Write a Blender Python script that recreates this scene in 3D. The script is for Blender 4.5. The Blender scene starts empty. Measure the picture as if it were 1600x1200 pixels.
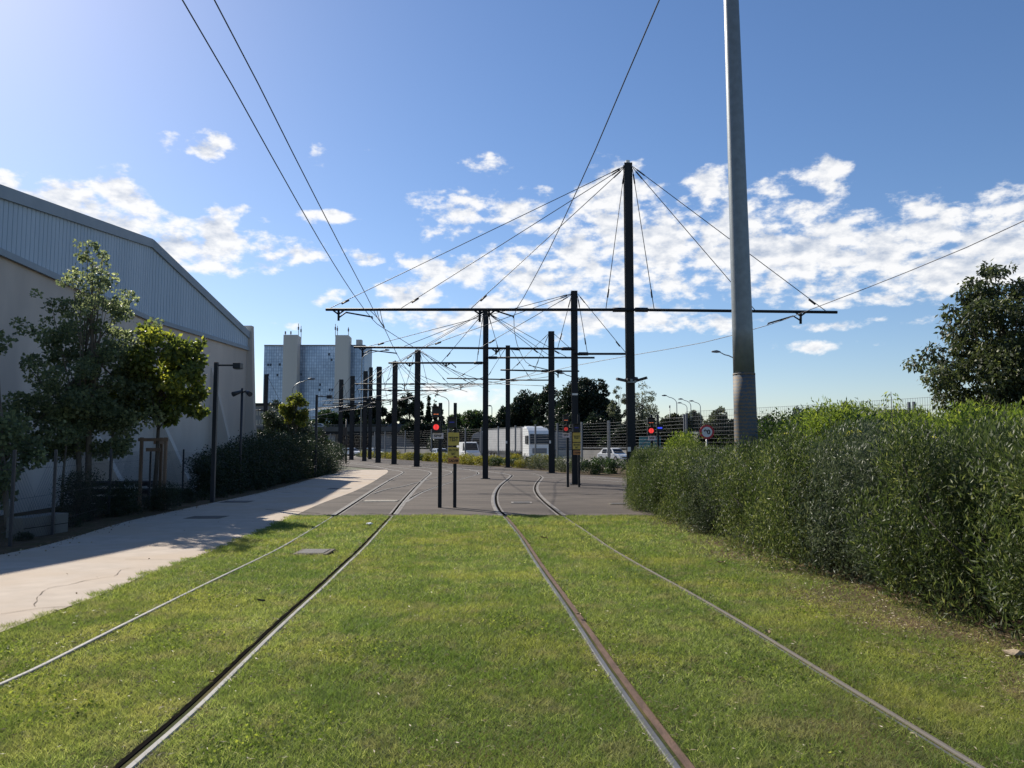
import bpy, bmesh, math, random
import numpy as np
from mathutils import Vector, Matrix
R = math.radians
rng = np.random.default_rng(7)
random.seed(7)
SC = bpy.context.scene
COL = SC.collection

# ------------------------------------------------------------------ camera, sky, sun
F = 1230.0; HZ = 697.0; CAMZ = 1.8
PITCH = math.atan((HZ-600)/F)
cam_d = bpy.data.cameras.new("camera"); cam = bpy.data.objects.new("camera", cam_d); COL.objects.link(cam)
cam.location = (0, 0, CAMZ); cam.rotation_euler = (math.pi/2+PITCH, 0, 0)
cam_d.sensor_width = 36; cam_d.lens = 36*F/1600; cam_d.clip_start = .05; cam_d.clip_end = 6000
SC.camera = cam
SUN_AZ = 41.0; SUN_EL = 34.3          # degrees left of the view axis, above the horizon
sun_dir = Vector((-math.sin(R(SUN_AZ))*math.cos(R(SUN_EL)), math.cos(R(SUN_AZ))*math.cos(R(SUN_EL)), math.sin(R(SUN_EL))))
sd = bpy.data.lights.new("sun", 'SUN'); sun = bpy.data.objects.new("sun", sd); COL.objects.link(sun)
sd.energy = 5.0; sd.angle = R(.53); sd.color = (1, .93, .82)
sun.rotation_euler = (-sun_dir).to_track_quat('-Z', 'Y').to_euler(); sun.location = (0, 0, 40)
SC.view_settings.view_transform = 'Standard'; SC.view_settings.look = 'None'
SC.view_settings.exposure = 0.52; SC.view_settings.gamma = 1

def ray(px, py):
    u = (px-800)/F; v = (600-py)/F
    return np.array([u, math.cos(PITCH)-v*math.sin(PITCH), math.sin(PITCH)+v*math.cos(PITCH)])
def sst(t):
    t = np.clip(t, 0, 1); return t*t*(3-2*t)
def gz(x, y):
    return .17*sst((15-y)/8.5) - .45*sst((-11.2-x)/3)*sst((62-y)/10)
def G(px, py):                         # pixel of the photograph -> point on the ground
    d = ray(px, py); z = 0.0
    for _ in range(40):
        t = (z-CAMZ)/d[2]; z = .5*z+.5*float(gz(d[0]*t, d[1]*t))
    t = (z-CAMZ)/d[2]
    return np.array([d[0]*t, d[1]*t, z])
def at(px, py, Y):                     # pixel at a known distance
    d = ray(px, py); t = Y/d[1]
    return np.array([d[0]*t, Y, CAMZ+d[2]*t])

def node(nt, typ, **kw):
    n = nt.nodes.new(typ)
    for k, v in kw.items():
        setattr(n, k, v)
    return n
def mth(nt, op, a, b=None, c=None, clamp=False):
    n = nt.nodes.new('ShaderNodeMath'); n.operation = op; n.use_clamp = clamp
    for i, x in enumerate((a, b, c)):
        if x is None: continue
        if isinstance(x, (int, float)): n.inputs[i].default_value = x
        else: nt.links.new(x, n.inputs[i])
    return n.outputs[0]
def vm(nt, op, a, b=None):
    n = nt.nodes.new('ShaderNodeVectorMath'); n.operation = op
    for i, x in enumerate((a, b)):
        if x is None: continue
        if isinstance(x, (tuple, list)): n.inputs[i].default_value = x
        else: nt.links.new(x, n.inputs[i])
    return n

# world: Nishita sky with procedural clouds laid out by azimuth and elevation
W = bpy.data.worlds.new("World"); SC.world = W; W.use_nodes = True
nt = W.node_tree; nt.nodes.clear(); L = nt.links.new
out = node(nt, 'ShaderNodeOutputWorld'); bg = node(nt, 'ShaderNodeBackground'); L(bg.outputs[0], out.inputs[0])
sky = node(nt, 'ShaderNodeTexSky'); sky.sky_type = 'NISHITA'; sky.sun_disc = False
sky.sun_elevation = R(SUN_EL); sky.sun_rotation = R(-SUN_AZ); sky.altitude = 20
sky.air_density = 1.0; sky.dust_density = .34; sky.ozone_density = 3.0
tc = node(nt, 'ShaderNodeTexCoord'); sep = node(nt, 'ShaderNodeSeparateXYZ'); L(tc.outputs['Generated'], sep.inputs[0])
az = mth(nt, 'ARCTAN2', sep.outputs[0], sep.outputs[1])
el = mth(nt, 'ARCSINE', mth(nt, 'MINIMUM', mth(nt, 'MAXIMUM', sep.outputs[2], -1.0), 1.0))
cmb = node(nt, 'ShaderNodeCombineXYZ'); L(mth(nt, 'MULTIPLY', az, 57.2958), cmb.inputs[0]); L(mth(nt, 'MULTIPLY', el, 57.2958), cmb.inputs[1])
AE = cmb.outputs[0]
CL = [(20,305,75,30,1.2),(110,312,80,32,1.15),(182,305,46,38,1.2),(205,350,75,42,1.1),(275,375,70,36,1.1),(350,375,62,42,1.1),(415,392,62,28,1),(480,397,55,20,.95),(330,418,62,18,.9),
 (510,340,48,11,.9),(340,331,30,8,.7),(402,343,32,8,.7),(376,326,22,7,.6),(571,402,28,13,.9),(264,219,24,17,.75),(325,225,40,19,.95),(497,240,14,12,.35),(575,243,18,8,.3),(755,258,38,15,.7),(525,467,44,13,.75),
 (715,330,68,30,.95),(688,362,32,20,.8),(800,330,62,30,.9),(700,425,80,32,.95),(650,462,66,34,1),(830,425,120,46,1),(905,398,95,62,1.05),(960,325,70,70,1.15),(1040,375,95,70,1.1),(1112,292,42,40,1),(1170,380,130,78,1.15),
 (1270,395,130,66,1.2),(1290,288,46,40,.95),(1355,390,110,55,1.15),(1440,362,80,50,1.1),(1550,370,95,64,1.25),(1500,420,170,42,1.2),(1230,430,160,34,1),(700,500,120,24,.95),(880,492,170,32,1),(1040,505,130,16,.85),(1340,468,150,13,.85),
 (1330,506,120,9,.7),(1272,543,50,10,.75),(1366,534,32,9,.6),(1206,543,14,9,.45),(830,298,30,12,.6),(1000,450,120,50,.95),(690,618,130,20,.7),(590,590,60,14,.3),(440,508,40,7,.5),(1120,505,60,18,.7),(780,480,60,20,.9),(1410,325,18,12,.6),(1590,325,40,30,1),
 (-300,330,200,60,1.2),(1900,380,260,90,1.2),(2300,300,200,60,1),(-700,300,200,40,.9)]
acc = None
for (cx, cy, rx, ry, s) in CL:
    d = ray(cx, cy); d = d/np.linalg.norm(d)
    a0 = math.degrees(math.atan2(d[0], d[1])); e0 = math.degrees(math.asin(d[2]))
    k = math.degrees(1/F)*math.cos(math.atan((cx-800)/F))**2 if -100 < cx < 1700 else math.degrees(1/F)*.6
    ke = math.degrees(1/F)*math.cos(math.atan((cx-800)/F))
    sx = 1/(rx*k*1.25); sy = 1/(ry*ke*1.3)
    q = vm(nt, 'MULTIPLY', vm(nt, 'SUBTRACT', AE, (a0, e0, 0)).outputs[0], (sx, sy, 0)).outputs[0]
    r2 = vm(nt, 'DOT_PRODUCT', q, q).outputs['Value']
    v = mth(nt, 'MULTIPLY_ADD', r2, -s, s, clamp=False)
    acc = v if acc is None else mth(nt, 'SMOOTH_MAX', acc, v, .25)
acc = mth(nt, 'MAXIMUM', acc, -.6)
def cnoise(off, scale, detail, rough, dist=0.0):
    mp = node(nt, 'ShaderNodeMapping'); mp.inputs['Location'].default_value = off; mp.inputs['Scale'].default_value = (1, 1.8, 1)
    L(AE, mp.inputs[0])
    n = node(nt, 'ShaderNodeTexNoise'); n.inputs['Scale'].default_value = scale; n.inputs['Detail'].default_value = detail
    n.inputs['Roughness'].default_value = rough; n.inputs['Distortion'].default_value = dist; L(mp.outputs[0], n.inputs[0]); return n.outputs[0]
na = cnoise((3.1, 8.7, 0), .30, 3, .5, .0); nb = cnoise((7.1, 1.7, 0), .62, 12, .60, .0); n1 = mth(nt, 'ADD', mth(nt, 'MULTIPLY', na, .45), mth(nt, 'MULTIPLY', nb, .55))
na2 = cnoise((3.1+.30, 8.7-.9, 0), .30, 3, .5, .0); nb2 = cnoise((7.1+.30, 1.7-.9, 0), .62, 5, .58, .0); n2 = mth(nt, 'ADD', mth(nt, 'MULTIPLY', na2, .45), mth(nt, 'MULTIPLY', nb2, .55))        # the same field, a step towards the sun
n3 = cnoise((13, 2, 0), .13, 3, .5)
dens = mth(nt, 'ADD', mth(nt, 'MULTIPLY', acc, 1.08), mth(nt, 'MULTIPLY', mth(nt, 'SUBTRACT', n1, .555), 5.2))
mask = node(nt, 'ShaderNodeMapRange'); mask.interpolation_type = 'SMOOTHSTEP'; L(dens, mask.inputs[0])
mask.inputs[1].default_value = .05; mask.inputs[2].default_value = .85
shade = mth(nt, 'SUBTRACT', n2, n1)
lum = mth(nt, 'ADD', mth(nt, 'MULTIPLY_ADD', shade, -2.4, .99), mth(nt, 'MULTIPLY', mth(nt, 'SUBTRACT', dens, .3), -.20))
lum = mth(nt, 'MINIMUM', mth(nt, 'MAXIMUM', lum, .50), 1.02)
crm = node(nt, 'ShaderNodeMix', data_type='RGBA'); L(mth(nt, 'SUBTRACT', lum, .4), crm.inputs[0])
crm.inputs[0].default_value = .5
crm.inputs[6].default_value = (.33, .38, .47, 1); crm.inputs[7].default_value = (.72, .715, .71, 1)
lumn = mth(nt, 'MULTIPLY_ADD', mth(nt, 'SUBTRACT', lum, .5), 2.0, 0.0, clamp=True); L(lumn, crm.inputs[0])
SKY = .084
hsv = node(nt, 'ShaderNodeHueSaturation'); hsv.inputs['Saturation'].default_value = 1.12; L(sky.outputs[0], hsv.inputs['Color'])
skm = vm(nt, 'MULTIPLY', hsv.outputs[0], (SKY*.97, SKY*.95, SKY*1.02)).outputs[0]
mx = node(nt, 'ShaderNodeMix', data_type='RGBA'); L(mth(nt, 'MULTIPLY', mask.outputs[0], .93), mx.inputs[0]); L(skm, mx.inputs[6]); L(crm.outputs[2], mx.inputs[7])
L(mx.outputs[2], bg.inputs[0]); bg.inputs[1].default_value = 1.0

# ------------------------------------------------------------------ materials
def mat(name, col, rough=.7, metal=0., col2=None, scale=3., detail=6., bump=0., bscale=None, spec=.4, stretch=(1, 1, 1), lo=.35, hi=.65, col3=None, scale3=.4, emit=None):
    m = bpy.data.materials.new(name); m.use_nodes = True; t = m.node_tree; b = t.nodes['Principled BSDF']; K = t.links.new
    b.inputs['Base Color'].default_value = (*col, 1); b.inputs['Roughness'].default_value = rough; b.inputs['Metallic'].default_value = metal
    b.inputs['Specular IOR Level'].default_value = spec
    if emit: b.inputs['Emission Color'].default_value = (*emit[0], 1); b.inputs['Emission Strength'].default_value = emit[1]
    if col2 or bump:
        g = node(t, 'ShaderNodeNewGeometry'); mp = node(t, 'ShaderNodeMapping'); mp.inputs['Scale'].default_value = stretch
        K(g.outputs['Position'], mp.inputs[0])
        n = node(t, 'ShaderNodeTexNoise'); n.inputs['Scale'].default_value = scale; n.inputs['Detail'].default_value = detail; K(mp.outputs[0], n.inputs[0])
        if col2:
            mr = node(t, 'ShaderNodeMapRange'); mr.inputs[1].default_value = lo; mr.inputs[2].default_value = hi; K(n.outputs[0], mr.inputs[0])
            x = node(t, 'ShaderNodeMix', data_type='RGBA'); K(mr.outputs[0], x.inputs[0]); x.inputs[6].default_value = (*col, 1); x.inputs[7].default_value = (*col2, 1)
            o = x.outputs[2]
            if col3:
                n3_ = node(t, 'ShaderNodeTexNoise'); n3_.inputs['Scale'].default_value = scale3; n3_.inputs['Detail'].default_value = 4; K(mp.outputs[0], n3_.inputs[0])
                m3 = node(t, 'ShaderNodeMapRange'); m3.inputs[1].default_value = .45; m3.inputs[2].default_value = .62; K(n3_.outputs[0], m3.inputs[0])
                y = node(t, 'ShaderNodeMix', data_type='RGBA'); K(m3.outputs[0], y.inputs[0]); K(o, y.inputs[6]); y.inputs[7].default_value = (*col3, 1); o = y.outputs[2]
            K(o, b.inputs['Base Color'])
        if bump:
            nb = node(t, 'ShaderNodeTexNoise'); nb.inputs['Scale'].default_value = bscale or scale*4; nb.inputs['Detail'].default_value = 5; K(mp.outputs[0], nb.inputs[0])
            bn = node(t, 'ShaderNodeBump'); bn.inputs['Strength'].default_value = bump; bn.inputs['Distance'].default_value = .02; K(nb.outputs[0], bn.inputs['Height']); K(bn.outputs[0], b.inputs['Normal'])
    return m
def leafmat(name, c1, c2, c3, trans=.35, rough=.5, spec=.4, patch=None):
    """c1..c3 along the per-leaf tint; back-lit leaves let the sun through"""
    m = bpy.data.materials.new(name); m.use_nodes = True; t = m.node_tree; K = t.links.new; t.nodes.clear()
    o = node(t, 'ShaderNodeOutputMaterial'); a = node(t, 'ShaderNodeAttribute'); a.attribute_name = 'tint'
    r = node(t, 'ShaderNodeValToRGB'); r.color_ramp.elements[0].color = (*c1, 1); r.color_ramp.elements[1].color = (*c3, 1)
    e = r.color_ramp.elements.new(.6); e.color = (*c2, 1); K(a.outputs['Fac'], r.inputs[0]); c = r.outputs[0]
    if patch:
        g = node(t, 'ShaderNodeNewGeometry')
        for (sc, lo, hi, pc, amt) in patch:
            n = node(t, 'ShaderNodeTexNoise'); n.inputs['Scale'].default_value = sc; n.inputs['Detail'].default_value = 4; K(g.outputs['Position'], n.inputs[0])
            mr = node(t, 'ShaderNodeMapRange'); mr.inputs[1].default_value = lo; mr.inputs[2].default_value = hi; mr.inputs[4].default_value = amt; K(n.outputs[0], mr.inputs[0])
            x = node(t, 'ShaderNodeMix', data_type='RGBA'); K(mr.outputs[0], x.inputs[0]); K(c, x.inputs[6]); x.inputs[7].default_value = (*pc, 1); c = x.outputs[2]
    p = node(t, 'ShaderNodeBsdfPrincipled'); K(c, p.inputs['Base Color']); p.inputs['Roughness'].default_value = rough; p.inputs['Specular IOR Level'].default_value = spec
    tr = node(t, 'ShaderNodeBsdfTranslucent')
    hs = node(t, 'ShaderNodeHueSaturation'); hs.inputs['Saturation'].default_value = 1.15; hs.inputs['Value'].default_value = 1.5; K(c, hs.inputs['Color']); K(hs.outputs[0], tr.inputs[0])
    ms = node(t, 'ShaderNodeMixShader'); ms.inputs[0].default_value = trans; K(p.outputs[0], ms.inputs[1]); K(tr.outputs[0], ms.inputs[2]); K(ms.outputs[0], o.inputs[0])
    return m
M = {}
M['soil'] = mat('soil', (.15, .10, .062), .95, spec=.1, col2=(.07, .052, .032), scale=9, bump=.8, bscale=45, col3=(.075, .065, .03), scale3=1.6)
M['land'] = mat('dry_land', (.11, .10, .07), .95, col2=(.07, .08, .04), scale=.15, bump=.3, bscale=5)
M['turf'] = mat('turf_soil', (.060, .066, .026), .95, spec=.05, col2=(.035, .045, .014), scale=14, bump=.5, bscale=60, col3=(.10, .085, .035), scale3=1.1)
M['path'] = mat('pale_concrete_path', (.49, .415, .34), .9, col2=(.42, .355, .29), scale=2.6, detail=10, bump=.25, bscale=90, col3=(.45, .365, .28), scale3=.5, spec=.15)
M['asph'] = mat('worn_asphalt', (.088, .073, .060), .85, col2=(.12, .099, .081), scale=1.6, detail=12, lo=.38, hi=.60, bump=.5, bscale=70, col3=(.070, .057, .048), scale3=.42, spec=.2, stretch=(.45, 1, 1))
M['road'] = mat('road_asphalt', (.24, .22, .19), .85, col2=(.19, .175, .155), scale=.6, bump=.1)
M['steel'] = mat('rail_steel', (.36, .35, .325), .7, .1, spec=.15, col2=(.27, .26, .245), scale=30, stretch=(1, .1, 1))
M['steeldull'] = mat('dull_rail_steel', (.13, .135, .145), .65, .1, spec=.2, col2=(.10, .10, .105), scale=12, stretch=(1, .2, 1))
M['rust'] = mat('rusty_steel', (.165, .108, .082), .85, .0, spec=.1, col2=(.11, .075, .058), scale=25, stretch=(1, .3, 1), bump=.2)
M['groove'] = mat('groove_black', (.012, .011, .010), 1., spec=0.)
M['steelbrown'] = mat('brown_rail_steel', (.15, .132, .11), .8, .0, col2=(.15, .135, .12), scale=12, stretch=(1, .2, 1), spec=.2)
M['jacket'] = mat('rail_concrete', (.20, .175, .14), .95, spec=.1, col2=(.13, .12, .095), scale=14, bump=.5, bscale=60)
M['strip'] = mat('grey_strip', (.27, .25, .225), .8, spec=.15, col2=(.15, .135, .12), scale=5, detail=9, bump=.2)
M['mast'] = mat('dark_mast_paint', (.013, .015, .018), .55, 0., col2=(.019, .021, .024), scale=1.5, spec=.25)
M['cable'] = mat('dark_cable', (.035, .035, .04), .5, .3)
M['insul'] = mat('white_insulator', (.75, .72, .66), .4)
M['galv'] = mat('galvanised_pole', (.20, .225, .235), .42, .25, col2=(.165, .185, .195), scale=9, bump=.05, spec=.5)
M['concwall'] = mat('grey_pink_concrete', (.62, .55, .475), .9, spec=.1, col2=(.56, .49, .42), scale=.9, bump=.25, bscale=35, col3=(.47, .42, .37), scale3=.25, stretch=(1, 1, .4))
M['clad'] = mat('blue_grey_cladding', (.43, .52, .60), .6, .0, spec=.2, col2=(.39, .48, .56), scale=.7, stretch=(1, 1, .3))
M['fascia'] = mat('grey_fascia', (.30, .35, .39), .6, spec=.2, col2=(.26, .31, .35), scale=1.)
M['concrete'] = mat('pale_concrete', (.17, .16, .135), .9, col2=(.12, .11, .095), scale=1.2, bump=.2)
M['barrier'] = mat('barrier_concrete', (.46, .42, .35), .9, col2=(.36, .33, .28), scale=.5)
M['tower'] = mat('shaft_concrete', (.62, .59, .54), .9, col2=(.54, .515, .475), scale=.06, stretch=(1, 1, .2))
M['fence'] = mat('galvanised_fence', (.15, .16, .17), .7, .1, spec=.2)
M['fpost'] = mat('fence_post_grey', (.12, .13, .145), .5, .3)
M['white'] = mat('white_paint', (.78, .78, .76), .35, col2=(.72, .72, .70), scale=2)
M['tarp'] = mat('grey_tarpaulin', (.40, .40, .40), .6, col2=(.33, .33, .335), scale=1.5, bump=.2, bscale=2)
M['tarpd'] = mat('dark_tarpaulin', (.20, .20, .20), .6, col2=(.16, .16, .165), scale=1.5)  # the second lorry's shaded side, put into the colour
M['glass'] = mat('dark_glass', (.015, .018, .022), .25, 0., spec=.25)
M['black'] = mat('black_plastic', (.014, .014, .016), .45)
M['tyre'] = mat('tyre_rubber', (.02, .02, .02), .8)
M['rim'] = mat('rim_metal', (.45, .45, .46), .35, .8)
M['silver'] = mat('silver_car_paint', (.52, .54, .56), .3, .4)
M['dkpaint'] = mat('dark_blue_car_paint', (.05, .06, .08), .3, .3)
M['redlamp'] = mat('red_signal_light', (.6, .03, .03), .4, emit=((1, .055, .05), .62))
M['reddim'] = mat('dim_red_signal_light', (.35, .04, .04), .4, emit=((1, .06, .04), .22))
M['amber'] = mat('amber_signal_dash', (.6, .15, .05), .4, emit=((1, .25, .10), .35))
M['blue'] = mat('blue_signal_dash', (.02, .03, .5), .4, emit=((.05, .09, 1), .6))
M['bluedim'] = mat('dim_blue_signal_dash', (.02, .03, .2), .4, emit=((.07, .08, 1), .04))
M['yelsign'] = mat('yellow_sign', (.72, .50, .09), .5, col2=(.64, .45, .085), scale=9)
M['orgsign'] = mat('orange_sign', (.66, .28, .08), .5, col2=(.58, .25, .08), scale=9)
M['pinksign'] = mat('pale_sign', (.80, .66, .63), .5)
M['ink'] = mat('black_lettering', (.02, .02, .02), .6)
M['redsign'] = mat('red_sign', (.55, .04, .05), .45)
M['bark'] = mat('bark', (.10, .08, .06), .9, col2=(.055, .045, .035), scale=9, stretch=(1, 1, .25), bump=.6)
M['paleb'] = mat('pale_bark', (.19, .16, .12), .9, col2=(.11, .09, .07), scale=9, stretch=(1, 1, .25), bump=.6)
M['wood'] = mat('weathered_wood', (.20, .13, .085), .85, col2=(.14, .09, .06), scale=6, stretch=(1, 1, .2))
M['lampdk'] = mat('dark_lamp_paint', (.035, .037, .042), .45)
M['stone'] = mat('tan_stone', (.42, .33, .22), .9, col2=(.33, .26, .18), scale=12, bump=.4)
M['dleaf'] = mat('dry_leaf', (.40, .29, .17), .8, col2=(.28, .19, .11), scale=20)
M['litter'] = mat('white_litter', (.80, .80, .80), .6)
M['iron'] = mat('cast_iron', (.10, .092, .082), .7, .3, col2=(.065, .06, .055), scale=30, bump=.3)
M['farb'] = mat('far_facade', (.20, .20, .205), .8)
M['brk'] = mat('teal_hoarding', (.06, .17, .18), .6)
M['under'] = mat('dark_underbridge', (.02, .022, .025), .9)  # shade under the bridge put into the colour; far block roof shares it
M['heap'] = mat('dark_pallet_wood', (.045, .042, .045), .9, col2=(.03, .028, .03), scale=8)

M['lf_dark'] = leafmat('dark_evergreen_leaf', (.010, .017, .010), (.020, .032, .015), (.045, .060, .022), .22)
M['lf_deep'] = leafmat('deep_bush_leaf', (.007, .010, .006), (.012, .017, .009), (.022, .026, .012), .15, rough=.8, spec=.1)
M['lf_mid'] = leafmat('green_leaf', (.020, .038, .014), (.040, .068, .020), (.09, .125, .03), .3)
M['lf_maple'] = leafmat('maple_leaf', (.09, .115, .065), (.18, .21, .105), (.40, .42, .21), .58)
M['lf_lime'] = leafmat('yellow_green_leaf', (.07, .09, .025), (.17, .19, .045), (.42, .40, .09), .55)
M['lf_limegreen'] = leafmat('yellowing_leaf', (.06, .08, .025), (.16, .19, .05), (.52, .50, .10), .58)
M['lf_right'] = leafmat('drooping_leaf', (.026, .036, .016), (.055, .070, .028), (.16, .18, .065), .36)
M['lf_hedge'] = leafmat('glossy_hedge_leaf', (.027, .041, .015), (.078, .106, .034), (.27, .285, .105), .35, rough=.5, spec=.28)
M['lf_hedgeg'] = leafmat('grey_green_hedge_leaf', (.036, .052, .028), (.085, .108, .058), (.22, .235, .13), .28, rough=.5, spec=.28)
M['lf_fern'] = leafmat('feathery_leaf', (.06, .09, .022), (.15, .20, .045), (.34, .37, .09), .48, rough=.7, spec=.15)
M['lf_yellow'] = leafmat('yellow_shrub_leaf', (.075, .085, .020), (.19, .18, .035), (.40, .35, .06), .45)
M['lf_shrub'] = leafmat('grey_shrub_leaf', (.035, .048, .022), (.075, .09, .04), (.17, .17, .08), .35)
M['lf_airy'] = leafmat('pale_poplar_leaf', (.06, .075, .045), (.12, .135, .075), (.24, .24, .13), .35)
M['lf_shade'] = leafmat('deep_green_leaf', (.016, .026, .014), (.030, .045, .020), (.060, .080, .030), .3)  # shade on the left planting put into a darker leaf colour
M['grass'] = leafmat('grass_blade', (.10, .14, .040), (.285, .345, .10), (.62, .64, .25), .46, rough=.6, spec=.2,
                     patch=[(.45, .46, .60, (.40, .38, .11), .50), (1.1, .48, .58, (.12, .19, .048), .60), (3.3, .52, .64, (.33, .28, .15), .45), (9, .50, .62, (.09, .13, .035), .5)])

# tower facade: grid of panes with per-pane variation
def tower_glass():
    m = bpy.data.materials.new('mirror_facade'); m.use_nodes = True; t = m.node_tree; b = t.nodes['Principled BSDF']; K = t.links.new
    g = node(t, 'ShaderNodeTexCoord'); mp = node(t, 'ShaderNodeMapping'); mp.inputs['Rotation'].default_value = (math.pi/2, 0, 0); K(g.outputs['Object'], mp.inputs[0])
    br = node(t, 'ShaderNodeTexBrick'); br.offset = 0; K(mp.outputs[0], br.inputs[0])
    br.inputs['Color1'].default_value = (.30, .39, .52, 1); br.inputs['Color2'].default_value = (.42, .52, .67, 1); br.inputs['Mortar'].default_value = (.18, .24, .34, 1)
    br.inputs['Scale'].default_value = 1; br.inputs['Mortar Size'].default_value = .12; br.inputs['Brick Width'].default_value = 1.3; br.inputs['Row Height'].default_value = 1.65; br.inputs['Bias'].default_value = .1
    vo = node(t, 'ShaderNodeTexNoise'); vo.inputs['Scale'].default_value = .035; vo.inputs['Detail'].default_value = 5; K(mp.outputs[0], vo.inputs[0])
    mr = node(t, 'ShaderNodeMapRange'); mr.inputs[1].default_value = .3; mr.inputs[2].default_value = .7; mr.inputs[3].default_value = .75; mr.inputs[4].default_value = 1.3; K(vo.outputs[0], mr.inputs[0])
    x = vm(t, 'SCALE', br.outputs[0]); K(mr.outputs[0], x.inputs['Scale']); K(x.outputs[0], b.inputs['Base Color'])
    b.inputs['Metallic'].default_value = .35; b.inputs['Roughness'].default_value = .25
    return m
M['openw'] = mat('open_window_dark', (.05, .07, .10), .6)
M['grillegrey'] = mat('grey_grille', (.16, .17, .18), .5)
M['tglass'] = tower_glass()
def stripe_sleeve():
    m = bpy.data.materials.new('ribbed_sleeve'); m.use_nodes = True; t = m.node_tree; b = t.nodes['Principled BSDF']; K = t.links.new
    g = node(t, 'ShaderNodeTexCoord'); wv = node(t, 'ShaderNodeTexWave'); wv.bands_direction = 'Z'; wv.inputs['Scale'].default_value = 4.2; wv.inputs['Distortion'].default_value = 5; wv.inputs['Detail'].default_value = 2; wv.inputs['Detail Scale'].default_value = 6
    K(g.outputs['Object'], wv.inputs[0]); r = node(t, 'ShaderNodeValToRGB'); r.color_ramp.elements[0].color = (.075, .09, .11, 1); r.color_ramp.elements[1].color = (.17, .12, .07, 1)
    r.color_ramp.elements[0].position = .45; r.color_ramp.elements[1].position = .8; K(wv.outputs[0], r.inputs[0]); K(r.outputs[0], b.inputs['Base Color']); b.inputs['Roughness'].default_value = .7
    return m
M['sleeve'] = stripe_sleeve()

# ------------------------------------------------------------------ mesh helpers
def tag(o, label=None, cat=None, group=None, kind=None):
    if label: o['label'] = label
    if cat: o['category'] = cat
    if group: o['group'] = group
    if kind: o['kind'] = kind
    return o
def empty(name, loc, label, cat, group=None, rz=0.):
    o = bpy.data.objects.new(name, None); COL.objects.link(o); o.location = tuple(map(float, loc)); o.rotation_euler = (0, 0, rz); o.empty_display_size = .3
    return tag(o, label, cat, group)
def origin_of(o):
    v = Vector((0, 0, 0))
    while o is not None: v += o.location; o = o.parent
    return v
def np_mesh(name, V, loops, starts, tint=None):
    me = bpy.data.meshes.new(name); me.vertices.add(len(V)); me.vertices.foreach_set('co', np.ascontiguousarray(V, dtype=np.float32).ravel())
    me.loops.add(len(loops)); me.loops.foreach_set('vertex_index', np.ascontiguousarray(loops, dtype=np.int32))
    me.polygons.add(len(starts)); me.polygons.foreach_set('loop_start', np.ascontiguousarray(starts, dtype=np.int32))
    me.update(calc_edges=True)
    if tint is not None:
        a = me.attributes.new('tint', 'FLOAT', 'POINT'); a.data.foreach_set('value', np.ascontiguousarray(tint, dtype=np.float32))
    return me
def link(name, me, m, parent=None, loc=None):
    o = bpy.data.objects.new(name, me); COL.objects.link(o)
    if m: me.materials.append(m)
    if parent: o.parent = parent
    if loc is not None: o.location = loc
    return o
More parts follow.
